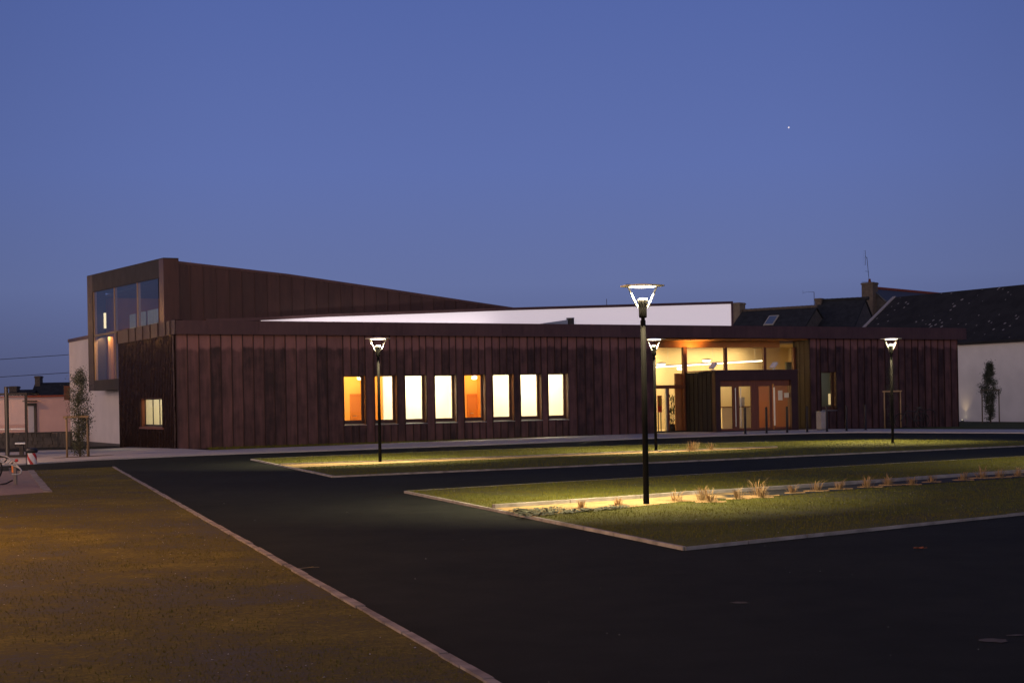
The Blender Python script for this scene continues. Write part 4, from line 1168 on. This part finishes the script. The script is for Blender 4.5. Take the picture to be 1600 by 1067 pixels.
# ------------------------------------------------------------------ young trees in timber guards
def young_tree(loc, h, w, lab, seed, dens=1.0, leaf=.05):
    rnd = random.Random(seed)
    t_ = thing('young_tree', loc, rnd.uniform(0, 6), lab, 'tree')
    mb = MB()
    stems = []
    for k in range(4):
        a = rnd.uniform(0, 6.28); r = rnd.uniform(.02, .12) * w
        p = [Vector((math.cos(a) * r * q, math.sin(a) * r * q, h * .92 * f)) + Vector((rnd.uniform(-.03, .03), rnd.uniform(-.03, .03), 0)) for f, q in ((0, .4), (.25, .8), (.5, 1.4), (.75, 1.8), (1, 1.6))]
        if k: p = [Vector((x.x, x.y, x.z * rnd.uniform(.6, .95))) for x in p]
        mb.tube(p, [.022, .018, .013, .008, .004], 6); stems.append(p)
    tips = []
    for _ in range(90):
        f = rnd.uniform(.06, .98); z = h * f
        a = rnd.uniform(0, 6.28)
        prof = (.80 + .20 * math.sin(f * 11 + seed)) * (1 - max(0, f - .70) * 2.7) * (.62 if f < .47 else 1.0)
        r = w * .5 * max(.15, prof) * rnd.uniform(.6, 1.1)
        c = Vector((math.cos(a) * r * .25, math.sin(a) * r * .25, z - .1)); e = Vector((math.cos(a) * r, math.sin(a) * r, z + rnd.uniform(0, .12)))
        mb.tube([c, (c + e) / 2 + Vector((0, 0, -.02)), e], [.006, .004, .002], 4)
        tips.append((c, e))
    mb.build('trunk', M_bark, t_)
    mb = MB()
    for c, e in tips:
        for _ in range(int(34 * dens)):
            f = rnd.uniform(.0, 1.1); p = c + (e - c) * f + Vector((rnd.gauss(0, .07), rnd.gauss(0, .07), rnd.gauss(0, .09)))
            d = Vector((rnd.uniform(-1, 1), rnd.uniform(-1, 1), rnd.uniform(-.6, 1))).normalized()
            s = d.cross(Vector((rnd.uniform(-1, 1), rnd.uniform(-1, 1), rnd.uniform(-1, 1)))).normalized()
            l = leaf * rnd.uniform(.6, 1.25)
            mb.add([p, p + d * l * .5 + s * l * .28, p + d * l, p + d * l * .5 - s * l * .28], ((0, 1, 2, 3),))
    mb.build('crown', M_leaf, t_)
def tree_guard(loc, w, h, rz, lab, third=True, m_=None):
    m_ = m_ or M_wood
    t_ = thing('tree_guard', loc, rz, lab, 'tree guard', 'timber guards round the young trees')
    spots = [(-w / 2, 0), (w / 2, 0)] + ([(w * .36, .45)] if third else [])
    for x, y in spots:
        MB().lathe([(.036, -.05), (.034, h), (.02, h + .01)], (x, y, 0), 10).build('post', m_, t_, True)
    mb = MB(); mb.beam((-w / 2 - .1, -.045, h - .03), (w / 2 + .06, -.045, h - .02), .03, .07)
    if third: mb.beam((w / 2, .0, h - .10), (w * .36, .45, h - .10), .03, .06)
    mb.build('rail', m_, t_)
g_ = G(125, 713.5, .03)
young_tree(g_, 2.95, 1.25, 'slender young evergreen tree beside the white wall at the left', 4, 2.6, .055)
tree_guard(g_ + Vector((-.05, -.12, 0)), .70, 1.38, 0, 'pale timber guard round the tree by the white wall at the left')
mb = MB(); rnd = random.Random(6)
o = sheet('tree_pit', [g_ + Vector((math.cos(k * .314) * 1.05 + .1, math.sin(k * .314) * .55, 0)) for k in range(20)], .035, mat('bark_mulch', (.12, .07, .04), .95, var=.5, scale=20, bump=.5, bscale=40))
g_ = G(1394, 669, .02)
young_tree(g_, 3.0, .6, 'thin dark young tree in front of the copper wall, behind the right lamp', 9, .5)
tree_guard(g_ + Vector((0, -.15, 0)), .75, 1.72, .05, 'pale timber guard in front of the copper wall, behind the right lamp', False)
g_ = G(1547, 661, .02)
young_tree(g_, 3.4, 1.30, 'bushy dark young tree before the white barn wall at the right', 15, 3.0, .07)
tree_guard(g_ + Vector((0, -.15, 0)), .95, 1.85, .05, 'weathered timber guard round the tree before the white barn wall', False, mat('grey_pine', (.16, .13, .09), .9))

# ------------------------------------------------------------------ dry ornamental grasses in the beds
straw_px = [(1057, 783, 1), (1098, 782, 1.3), (1109, 784, 1.2), (1152, 779, 1.0), (1184, 775, 1.5), (1190, 777, 1.1), (1238, 770, .9), (1275, 767, 1.1), (1312, 764, 1.0),
            (1355, 761, 1.2), (1388, 758, 1.1), (1425, 757, .9), (1456, 753, .9), (1505, 750, 1.0), (1534, 747, 1.3), (1562, 746, 1.1), (1590, 744, 1.1), (908, 794, .8), (966, 789, .7)]
spots = ['just right of the tall lamp foot', 'where the sand turns dark', 'close to the tall lamp, leaning right', 'in the second gap right of the tall lamp', 'with the tallest dry stalks', 'low beside the tallest dry tuft',
         'thin one in the dark part of the near bed', 'below the porch doors', 'below the right edge of the porch', 'below the pale litter bin', 'below the right lamp', 'just right of the right lamp',
         'small one far along the near bed', 'sparse one far along the near bed', 'upright one near the right edge', 'second from the right edge', 'at the right edge of the picture', 'alone on the sand left of the tall lamp', 'tiny one left of the tall lamp foot']
def tuft(loc, s, seed, lab, m_=M_straw, name='grass_tuft', n=46):
    rnd = random.Random(seed); mb = MB()
    for _ in range(n):
        a = rnd.uniform(0, 6.28); r = rnd.uniform(0, .10) * s; h = rnd.uniform(.10, .30) * s; ln = rnd.uniform(.05, .24) * s
        b = Vector((math.cos(a) * r, math.sin(a) * r, -.01)); t = Vector((-math.sin(a), math.cos(a), 0)) * .0045
        m1_ = b + Vector((math.cos(a) * ln * .35, math.sin(a) * ln * .35, h * .7)); e = b + Vector((math.cos(a) * ln, math.sin(a) * ln, h * rnd.uniform(.55, 1.05)))
        mb.add([b - t, b + t, m1_ + t, m1_ - t, e], ((0, 1, 2, 3), (3, 2, 4)))
    for _ in range(26):                                   # flattened dead blades on the soil
        a = rnd.uniform(0, 6.28); r = rnd.uniform(.0, .15) * s; b = Vector((math.cos(a) * r * 1.5, math.sin(a) * r * .7, .006)); d = Vector((rnd.uniform(-1, 1), rnd.uniform(-.4, .4), 0)) * .12 * s; t = Vector((0, .012, .008))
        mb.add([b - d - t, b + d - t, b + d + t, b - d + t], ((0, 1, 2, 3),))
    o = mb.build(name, m_); o.location = loc
    tag(o, lab, 'grass tuft', 'dry grass tufts in the planting beds')
for i, (px, py, s) in enumerate(straw_px):
    tuft(G(px, py, .03), s * .78, i, 'dry straw-coloured grass tuft ' + spots[i])
for i, (px, py, s, w_) in enumerate(((1078, 704.2, 1.2, 'leftmost'), (1083, 704, 1.5, 'tallest'), (1111, 703, 1.1, 'rightmost'))):
    tuft(G(px, py, .03), s, 40 + i, f'dry straw-coloured grass tuft in the far bed, {w_} of the three there')
# low grey-green weeds sprawling over the sandy end of the near bed (ground cover)
mb = MB(); rnd = random.Random(77)
for _ in range(200):
    f = rnd.random() ** 1.6; px = 812 + 170 * f
    hi_ = 796.6 - 15 * (px - 773) / 227 + 3; lo_ = 803 if px < 824 else 809 - 15.5 * (px - 833) / 167 - 2
    py = rnd.uniform(hi_, lo_) if px < 880 else lo_ - rnd.uniform(0, 4)
    p = G(px, py, .03)
    for _ in range(7):
        a = rnd.uniform(0, 6.28); l = rnd.uniform(.04, .11); q = p + Vector((rnd.gauss(0, .06), rnd.gauss(0, .05), rnd.uniform(0, .02)))
        d = Vector((math.cos(a), math.sin(a), rnd.uniform(-.1, .25))) * l; s = Vector((-math.sin(a), math.cos(a), rnd.uniform(-.3, .3))) * l * .22
        mb.add([q, q + d * .5 + s, q + d, q + d * .5 - s], ((0, 1, 2, 3),))
tag(mb.build('weeds', M_weed), 'low grey-green weeds sprawling over the sandy end of the near bed', 'weeds', None, 'stuff')

# pale smudges of dried mud on the drive
for q, w_, h_ in (((1155, 939.5), .075, .05), ((1552, 998.5), .11, .08), ((1588, 990), .09, .03)):
    c_ = G(*q); rnd = random.Random(q[0]); n = 14
    o = sheet('dried_mud', [c_ + Vector((math.cos(2 * math.pi * k / n) * w_ * rnd.uniform(.7, 1.2), math.sin(2 * math.pi * k / n) * h_ * rnd.uniform(.6, 1.3), 0)) for k in range(n)], -.007, mat('mud', (.075, .066, .058), .95, var=.5, scale=25))
# leaf and twig on the drive
g_ = G(1436, 857.5)
mb = MB(); n = 9
pts = [Vector((math.cos(2 * math.pi * k / n) * (.055 + .015 * (k % 2)), math.sin(2 * math.pi * k / n) * .04, .004 + .022 * abs(math.sin(k * 1.3)))) for k in range(n)]
mb.add(pts + [Vector((0, 0, .006))], [(k, (k + 1) % n, n) for k in range(n)]); mb.tube([(.05, 0, .01), (.09, .01, .014)], .003, 5)
o = mb.build('fallen_leaf', mat('orange_leaf', (.30, .09, .03), .8)); o.location = g_; tag(o, 'curled orange leaf lying on the dark drive', 'leaf')
g_ = G(466, 889)
mb = MB(); mb.tube([(0, 0, .006), (.10, .05, .012), (.20, .10, .008)], [.006, .005, .003], 5); mb.tube([(.10, .05, .012), (.15, .03, .02)], .003, 5)
o = mb.build('twig', M_wood); o.location = g_; tag(o, 'thin brown twig on the drive next to the setts', 'twig')

# ------------------------------------------------------------------ left edge: bus shelter, cycle stand, fence
YS = 55.0
p0, p1 = at(42, 710, YS), at(-60, 712, YS)
t_ = thing('bus_shelter', (p0.x, YS, gz(p0.x, YS)), math.radians(182), 'dark framed glass bus shelter at the left edge', 'shelter')
zr = at(42, 617, YS).z - gz(p0.x, YS)
for x in (0, .66, 1.32, 2.5):
    mb = MB(); mb.box(x - .04, x + .04, -.04, .04, 0, zr); mb.build('post', M_dark, t_)
mb = MB(); mb.box(-.06, 2.6, -.06, .06, zr, zr + .08); mb.box(-.06, 2.6, -1.5, -.06, zr + .02, zr + .08); mb.build('roof', M_dark, t_)
mb = MB(); mb.box(.04, 2.46, -.03, .03, .0, .12); mb.build('rail', M_dark, t_)
mb = MB()
zz = at(30, 670, YS).z + .12
mb.box(.04, 2.46, -.035, -.02, zz - .02, zz + .02); mb.build('grab_rail', M_steel, t_)
for x in (.04, .70, 1.36):
    mb = MB(); mb.box(x, x + (.58 if x < 1.3 else 1.1), -.006, .006, .12, zr); mb.build('pane', M_pane, t_)
mb = MB(); zz = .50; mb.box(.1, .46, -.45, -.15, zz, zz + .05); mb.build('seat', M_steel, t_)
mb = MB(); mb.box(.2, .34, -.38, -.24, 0, zz); mb.build('seat_leg', M_dark, t_)
p = at(11.5, 710, 53.5)
t_ = thing('sign_post', (p.x, p.y, gz(p.x, p.y)), 0, 'tall dark square post standing in front of the bus shelter', 'post')
hh = at(11.5, 604, 53.5).z - gz(p.x, p.y)
MB().box(-.055, .055, -.05, .05, 0, hh).build('post', M_dark, t_)
MB().box(-.02, .02, -.058, -.0515, .1, hh - .02).build('cover_strip', M_lamp_arm, t_)
MB().box(-.12, .12, -.1, .1, 0, .02).build('base_plate', M_dark, t_)

# cycle stand: curved chrome tube loop with slats on a leaning post
pb = G(24.5, 758)
Yc = pb.y
t_ = thing('cycle_stand', pb, 0, 'curved chrome tube stand with dark slats on a grey post at the left edge', 'cycle stand')
def rel(px, py, dy=0.0): return at(px, py, Yc + dy) - pb
loop = [(-40, 716), (-22, 711.5), (0, 710.5), (10, 713), (18, 717.5), (24, 723.5), (27, 728), (31, 731.5), (33.5, 735), (33, 738.5), (29.5, 740.6), (25, 741), (18, 740.8)]
MB().tube([rel(*q) for q in loop], .017, 8).build('rail', M_galv, t_, True)
MB().tube([rel(*q) for q in ((-40, 716), (-20, 718), (0, 721.3), (14, 725), (24, 728.2), (28, 730), (31.5, 732))], .017, 8).build('rail', M_galv, t_, True)
for k in range(9):
    f = k / 9
    x = -30 + 55 * f
    MB().beam(rel(x + 4, 712.5 + (8.5 * f if f > .4 else 1.5), .06), rel(x - 2, 720.5 + 6.5 * f - (1 if f > .5 else 0), .06), .05, .02).build('slat', M_galv if k % 2 else M_dark, t_)
MB().prism([rel(20.5, 727), rel(25.2, 729), rel(26, 757.8), rel(22, 757.8)], (0, .06, 0)).build('post', mat('grey_post', (.14, .13, .13), .6, .3), t_)
MB().prism([rel(17.8, 727), rel(20.3, 728), rel(21.3, 738.5), rel(18.2, 738)], (0, .03, 0)).build('reflector', M_orange, t_)
MB().lathe([(.006, -.03), (.035, -.02), (.035, .03), (.01, .04)], rel(25.8, 719.5), 10).build('tail_lamp', M_red, t_, True)
MB().tube([rel(20, 750), rel(10, 755), rel(-8, 758.5)], .018, 6).build('brace', M_dark, t_)
for k in range(4):
    MB().tube([rel(14, 731.6 + k * 2.2), rel(17.5, 731.8 + k * 2.2)], .008, 5).build('spoke', M_galv, t_)
# bicycle wheel peeping in behind it
wc = at(-2, 735.5, Yc + 1.0)
t_ = thing('bicycle', (wc.x, wc.y, 0), 0, 'black bicycle mostly cut off by the left edge, behind the cycle stand', 'bicycle')
def wheel(cx):
    ring = lambda r, n=36: [(cx + math.cos(2 * math.pi * k / n) * r, 0, .34 + math.sin(2 * math.pi * k / n) * r) for k in range(n)]
    w_ = MB().tube(ring(.325), .016, 8, closed=True).build('tyre', M_rubber, t_, True)
    mb = MB(); mb.tube(ring(.305), .008, 6, closed=True)
    for k in range(18): a_ = k * math.pi / 9; mb.tube([(cx, .02 * (-1) ** k, .34), (cx + math.cos(a_) * .3, 0, .34 + math.sin(a_) * .3)], .0018, 3)
    mb.build('rim', M_dark, w_)
wheel(-.25); wheel(-1.3)
mb = MB()
for a, b in (((-.25, 0, .34), (-.42, 0, .86)), ((-.42, 0, .80), (-.95, 0, .74)), ((-.45, 0, .70), (-.85, 0, .32)), ((-.85, 0, .32), (-.98, 0, .86)), ((-.85, 0, .32), (-1.3, 0, .34)), ((-.95, 0, .74), (-1.3, 0, .34))): mb.tube([a, b], .016, 8)
mb.build('frame', M_black, t_)
MB().tube([(-.42, 0, .86), (-.42, 0, 1.0), (-.38, 0, 1.02)], .014, 8).build('stem', M_galv, t_)
MB().tube([(-.45, -.28, 1.02), (-.36, -.1, 1.04), (-.36, .1, 1.04), (-.45, .28, 1.02)], .013, 8).build('handlebar', M_black, t_)
MB().prism([(-1.12, -.06, .88), (-1.12, .06, .88), (-.85, .02, .90), (-.85, -.02, .90)], (0, 0, .05)).build('saddle', M_black, t_)

# low stone wall and rail fence in front of the pink house
Yw = 74.0
a, b = at(44, 677, Yw), at(112, 677, Yw)
t_ = thing('stone_wall', (b.x, Yw, 0), math.pi, 'low rough stone wall in front of the pink house', 'wall')
mb = MB(); rnd = random.Random(17)
Lw = 9.0; zt = a.z; z0 = -.3; rows = 4
for r in range(rows):
    x = 0.0
    while x < Lw:
        l = rnd.uniform(.2, .5); h = (zt - z0) / rows
        e = rnd.uniform(-.03, .03)
        mb.box(x + .012, min(x + l, Lw) - .012, -.15 + e, .2 + e, z0 + r * h + .012, z0 + (r + 1) * h - .008 + rnd.uniform(-.01, .01)); x += l
mb.box(0, Lw, -.1, .15, z0, zt - .05)
mb.build('stonework', mat('rubble_stone', (.14, .115, .10), .95, color2=(.07, .06, .055), scale=2.2, bump=.5, bscale=8), t_)
mb = MB(); mb.box(-.05, Lw, -.2, .25, zt, zt + .05); mb.build('coping', M_gable, t_)
Yf = 70.0
a = at(104, 676, Yf); b = at(80, 679, Yf)
t_ = thing('rail_fence', (a.x, Yf, gz(a.x, Yf)), math.pi, 'dark metal rail fence between the stone wall and the tree', 'fence')
zt = a.z - gz(a.x, Yf)
for x in (0.0, a.x - at(91, 676, Yf).x): MB().box(x - .035, x + .035, -.035, .035, 0, zt).build('post', M_dark, t_)
MB().box(-.03, a.x - b.x, -.02, .02, zt + .003, zt + .06).build('rail', M_dark, t_)

# ------------------------------------------------------------------ houses
def gable_house(name, lab, p_left, rz, L_, W, eave_z, ridge_z, base, wall_m, roof_m, ridge_m=None, over=.12, verge_m=None, right_verge=False):
    """Origin: left end of the front eave wall; x along the front, y to the back."""
    t_ = thing(name, (p_left[0], p_left[1], 0), rz, lab, 'house')
    mb = MB()
    pts = [(0, 0, base), (0, W, base), (0, W, eave_z), (0, W / 2, ridge_z - .05), (0, 0, eave_z)]
    mb.prism(pts, (L_, 0, 0)); mb.build('wall', wall_m, t_)
    mb = MB(); th = .14
    sl = (ridge_z - eave_z) / (W / 2)
    a0 = -over
    mb.prism([(a0, -.25, eave_z - .25 * sl + .06), (L_ + over, -.25, eave_z - .25 * sl + .06), (L_ + over, W / 2, ridge_z + .06), (a0, W / 2, ridge_z + .06)], (0, 0, th))
    mb.prism([(a0, W / 2 + .003, ridge_z + .06), (L_ + over, W / 2 + .003, ridge_z + .06), (L_ + over, W + .25, eave_z - .25 * sl + .06), (a0, W + .25, eave_z - .25 * sl + .06)], (0, 0, th))
    r_ = mb.build('roof', roof_m, t_)
    if ridge_m:
        mb = MB(); x = a0; k = 0
        while x < L_:
            mb.lathe([(.12, 0), (.14, .42)], (0, 0, 0), 10)
            nv = 20
            for q in range(len(mb.v) - nv, len(mb.v)):
                vx, vy, vz = mb.v[q]; mb.v[q] = (x + vz, W / 2 + vy, ridge_z + .2 + vx)
            x += .40
        mb.build('ridge_tiles', ridge_m, r_)
    if verge_m:
        mb = MB()
        mb.prism([(a0 - .16, -.3, eave_z - .3 * sl + .05), (a0 + .14, -.3, eave_z - .3 * sl + .05), (a0 + .14, W / 2 - .003, ridge_z + .05), (a0 - .16, W / 2 - .003, ridge_z + .05)], (0, 0, .22))
        mb.prism([(a0 - .16, W / 2, ridge_z + .05), (a0 + .14, W / 2, ridge_z + .05), (a0 + .14, W + .3, eave_z - .3 * sl + .05), (a0 - .16, W + .3, eave_z - .3 * sl + .05)], (0, 0, .22))
        mb.build('verge', verge_m, r_)
    return t_
def chimney(parent, x, y, z0, z1, wx, wy, pots=1, m_=None):
    mb = MB(); mb.box(x - wx / 2, x + wx / 2, y - wy / 2, y + wy / 2, z0, z1); mb.box(x - wx / 2 - .05, x + wx / 2 + .05, y - wy / 2 - .05, y + wy / 2 + .05, z1 - .16, z1 - .04)
    c = mb.build('chimney', m_ or M_brick, parent)
    for k in range(pots):
        MB().lathe([(.12, 0), (.09, .28), (.11, .30), (.05, .30)], (x + (k - (pots - 1) / 2) * .35, y, z1), 12).build('pot', M_ridge, c, True)
def aerial(parent, x, y, z, h, lean=0.0, dish=True):
    mb = MB(); top = Vector((x - lean, y, z + h)); mb.tube([(x, y, z), top], .022, 6)
    if dish:
        bx = top + Vector((-.25, 0, .1))
        mb.tube([top + Vector((0, 0, -.1)), bx], .015, 5)
        mb.tube([bx + Vector((0, 0, -.75)), bx + Vector((0, 0, .45))], .015, 5)
        for k in range(7):
            q = bx + Vector((0, 0, -.7 + k * .18)); l = .16 + .05 * (k % 3); mb.tube([q + Vector((-l, 0, 0)), q + Vector((l * .6, .2, 0))], .012, 5)
        q = Vector((x - lean * .5, y, z + h * .45)); mb.tube([q + Vector((-.5, 0, 0)), q + Vector((.1, 0, 0))], .014, 5)
        q = Vector((x, y, z + .1)); mb.tube([q + Vector((-1.3, 0, -.03)), q + Vector((1.1, .1, .05))], .012, 5)
    else:
        q = top; mb.tube([q, q + Vector((-.35, 0, .03))], .012, 5)
        mb.tube([q + Vector((-.9, 0, -.1)), q + Vector((-.9, 0, .15))], .01, 5); mb.tube([q + Vector((-.9, 0, 0)), q + Vector((-.3, 0, .03))], .008, 4)
    mb.build('aerial', M_dark, parent)

# white barn on the right
e1, e2 = at(1497, 535.5, 95.0), at(1600, 529.7, 90.3)
dirb = Vector((.46, -.888, 0))
p_left = Vector((e1.x, e1.y, 0)) - dirb * 10.6
barn_z = 4.6
b_ = gable_house('barn', 'long white walled barn with a lichen spotted slate roof, right of the hall', p_left, math.atan2(dirb.y, dirb.x), 34, 8.8, barn_z, 8.0, -.6, M_barn, M_lichen, None, .1,
                 mat('cement_verge', (.30, .28, .29), .9, var=.2))
b_['category'] = 'barn'
gr = ray(1503.5, 664); nb_ = Vector((dirb.y, -dirb.x, 0)); gq = p_left + nb_ * .30          # on a line .3 m in front of the barn wall
gt = gq.dot(nb_) / (gr[0] * nb_.x + nb_.y); gl = Vector((gr[0] * gt, gt, 0)); gl.z = gz(gl.x, gl.y)
t_ = thing('ground_light', (gl.x, gl.y, gl.z), 0, 'small lit ground light at the foot of the white barn wall', 'ground light')
MB().lathe([(.10, -.05), (.12, .04), (.10, .05), (.085, .05)], (0, 0, 0), 16).build('housing', M_galv, t_, True)
MB().lathe([(.01, .052), (.08, .05)], (0, 0, 0), 16, cap=False).build('lens', M_spot, t_, True)
light('ground_light_lamp', 'SPOT', 30, (1, .72, .38), (0, 0, .1), t_, (math.radians(180 + 4), 0, math.radians(-62)), spot_size=math.radians(80), spot_blend=.9, shadow_soft_size=.05)
MB().box(0, 34, -.06, -.02, barn_z - .10, barn_z - .02).build('gutter', M_barn, b_)
# house with red ridge and big chimney
pr0, pr1 = at(1362, 447, 125), at(1510, 461, 139)
rz_ = math.atan2(pr1.y - pr0.y, pr1.x - pr0.x)
W_ = 8.5
base = Vector((pr0.x, pr0.y, 0)) - Vector((-math.sin(rz_), math.cos(rz_), 0)) * W_ / 2
h_ = gable_house('slate_house', 'tall slate roofed house with red ridge tiles and a big chimney behind the barn', base, rz_, 24, W_, 6.3, pr0.z - .35, -.6, M_gable, M_slate_blue, M_ridge)
ct_ = at(1349, 442, 125).z
chimney(h_, -.15, W_ / 2 + .1, 7.5, ct_, .9, 1.0, 1)
aerial(h_, -.2, W_ / 2 + .1, ct_ - .05, at(1337, 402, 125).z - ct_, .35)
# terrace to the left of it
def terrace(lab, px0, py0, px1, py1, Y, rz, W, roof_m, rm, name='slate_house'):
    a = at(px0, py0, Y); 
    d = Vector((math.cos(rz), math.sin(rz), 0)); nrm = Vector((-d.y, d.x, 0))
    r = ray(px1, py1); # length so that the ridge ends at px1
    # a + d*s has x/y == r0/r1
    s = (r[0] * a.y - a.x) / (d.x - r[0] * d.y)
    o_ = gable_house(name, lab, Vector((a.x, a.y, 0)) - nrm * W / 2, rz, s, W, a.z - 3.4, a.z - .2, -.6, M_gable, roof_m, rm, .05)
    return o_, a, s
t1, a1, s1 = terrace('low slate roofed terrace house with a skylight behind the hall roof', 1161, 485.5, 1276, 477, 120, math.radians(-38), 8.5, M_slate, M_brick)
W = 8.5
chimney(t1, -.5, W / 2, 5.5, at(1150, 473, 120).z, .9, .9, 0, mat('pale_brick', (.20, .16, .12), .95, var=.3, scale=4))
# skylight on the front slope
mb = MB(); sl = 3.2 / (W / 2)
ang = math.atan(sl)
mx = Matrix.Translation((s1 * .50, W / 2 - 1.3, a1.z - .2 - 1.3 * sl + .22)) @ Matrix.Rotation(ang, 4, 'X')
mb.box(-.42, .42, -.62, .62, 0, .07, M=mx); sk = mb.build('skylight', mat('skylight_frame', (.32, .30, .26), .6), t1)
mb = MB(); mb.box(-.32, .32, -.50, .50, .072, .078, M=mx); mb.build('pane', mat('skylight_glass', (.10, .14, .22), .08), sk)
t2, a2, s2 = terrace('slightly taller dark slate roofed house between the skylight house and the big chimney', 1279, 470, 1352, 464.5, 119, math.radians(-30), 8.5, M_slate, M_slate)
chimney(t2, .1, W / 2, 6.0, at(1285, 466.5, 119).z, .5, .9, 0)
aerial(t2, -.35, W / 2, at(1275, 477, 119).z, at(1275, 456, 119).z - at(1275, 477, 119).z, 0, False)

# left: pink house and the dark roofs behind it
Yp = 84.0
a, b = at(44, 618.5, Yp), at(112, 617.0, Yp)
t_ = thing('pink_house', (a.x, Yp, 0), 0, 'low pink rendered house with a pale door at the left', 'house')
Lp = 9.0; zt = a.z
MB().box(-3.0, Lp, 0, 6, -1.5, zt - .08).build('wall', M_pink, t_)
MB().box(-3.05, Lp, -.12, 6, zt - .077, zt + .02).build('eave', M_ridge, t_)
d0, d1 = at(44.5, 640, Yp).x - a.x, at(53.5, 640, Yp).x - a.x
ztd = at(50, 634.5, Yp).z
d_ = MB().box(d0, d1, -.05, -.003, -1.2, ztd).build('door', mat('pale_blue_door', (.38, .38, .46), .5), t_)
MB().box(d1 + .003, d1 + .14, -.09, -.003, -1.2, ztd + .02).build('frame', M_gable, d_)
MB().box(d0 - .1, d1 + .14, -.09, -.003, ztd + .022, at(50, 630, Yp).z).build('frame', M_gable, d_)
MB().tube([(d1 - .03, -.05, .6), (d1 - .03, -.1, .6), (d1 - .14, -.1, .6)], .012, 6).build('handle', M_steel, d_)
MB().box(d0 - .2, d1 + .2, -.4, -.1, at(50, 627.5, Yp).z, at(50, 625.5, Yp).z).build('canopy', M_gable, t_)
def back_house(lab, px0, px1, py_ridge, py_eave, Y, chim=()):
    a = at(px0, py_ridge, Y); b = at(px1, py_ridge, Y); e = at(px0, py_eave, Y)
    L_ = b.x - a.x; zr_ = a.z; ze_ = e.z
    W_ = max(2.0, (zr_ - ze_) * 2.2)
    o_ = gable_house('slate_house', lab, Vector((a.x, Y - W_ / 2, 0)), 0, L_, W_, ze_, zr_ - .2, -3, M_gable, M_slate, None, .05)
    for c0, c1, cz in chim:
        q0, q1 = at(c0, cz, Y), at(c1, cz, Y)
        chimney(o_, (q0.x + q1.x) / 2 - a.x, W_ / 2, ze_ - 1, q0.z, q1.x - q0.x, .8, 0)
    return o_
back_house('dark slate roof with one chimney, far behind the pink house', 56, 118, 598, 622, 130, ((56.5, 64.5, 587.5),))
back_house('lower dark slate roof left of the pink house, behind the shelter', 18, 56, 609, 622, 122, ((16.5, 28.5, 603.5),))
# wires
for lab, q in (('upper thin overhead wire crossing the sky at the left', ((-150, 568), (0, 561.5), (110, 554))), ('lower thin overhead wire crossing the sky at the left', ((-150, 594), (0, 589), (110, 582)))):
    o = MB().tube([at(x, y, 96) for x, y in q], .018, 5).build('overhead_wire', M_black); tag(o, lab, 'wire', 'overhead wires')
# star
o = MB().lathe([(.02, -2.0), (1.5, -1.3), (2.0, 0), (1.5, 1.3), (.02, 2.0)], (0, 0, 0), 12).build('evening_star', mat('star_light', (1, 1, 1), .5, emit=(.9, .95, 1), estr=.30))
o.location = at(1232.5, 199.5, 3500); tag(o, 'tiny bright evening star in the blue sky', 'star')

# cycle racks and bicycle in the dark by the right wing
mb0 = thing('bicycle', G(1408, 669, .02), 0.2, 'bicycle leaning in the dark beside the timber guard at the right wing', 'bicycle')
t_ = mb0
wheel(.0); wheel(1.05)
mb = MB()
for a, b in (((0, 0, .34), (.30, 0, .80)), ((.30, 0, .78), (.80, 0, .72)), ((.32, 0, .70), (.62, 0, .32)), ((.62, 0, .32), (.85, 0, .86)), ((.62, 0, .32), (1.05, 0, .34)), ((.8, 0, .72), (1.05, 0, .34))): mb.tube([a, b], .02, 8)
mb.build('frame', M_black, t_)
MB().tube([(.26, -.26, .98), (.3, -.1, 1.0), (.3, .1, 1.0), (.26, .26, .98)], .013, 8).build('handlebar', M_black, t_)
MB().prism([(.75, -.06, .88), (.75, .06, .88), (1.0, .07, .90), (1.0, -.07, .90)], (0, 0, .05)).build('saddle', M_black, t_)
for i, (px, w_) in enumerate(((1438, 'left'), (1452, 'right'))):
    g_ = G(px, 667.5, .02)
    o = MB().tube([(-.28, 0, 0), (-.28, 0, .62), (-.2, 0, .78), (0, 0, .84), (.2, 0, .78), (.28, 0, .62), (.28, 0, 0)], .024, 8).build('cycle_hoop', M_dark, None, True)
    o.location = g_; tag(o, f'dark steel cycle hoop by the right wing, {w_} one of two', 'cycle hoop', 'cycle hoops by the right wing')
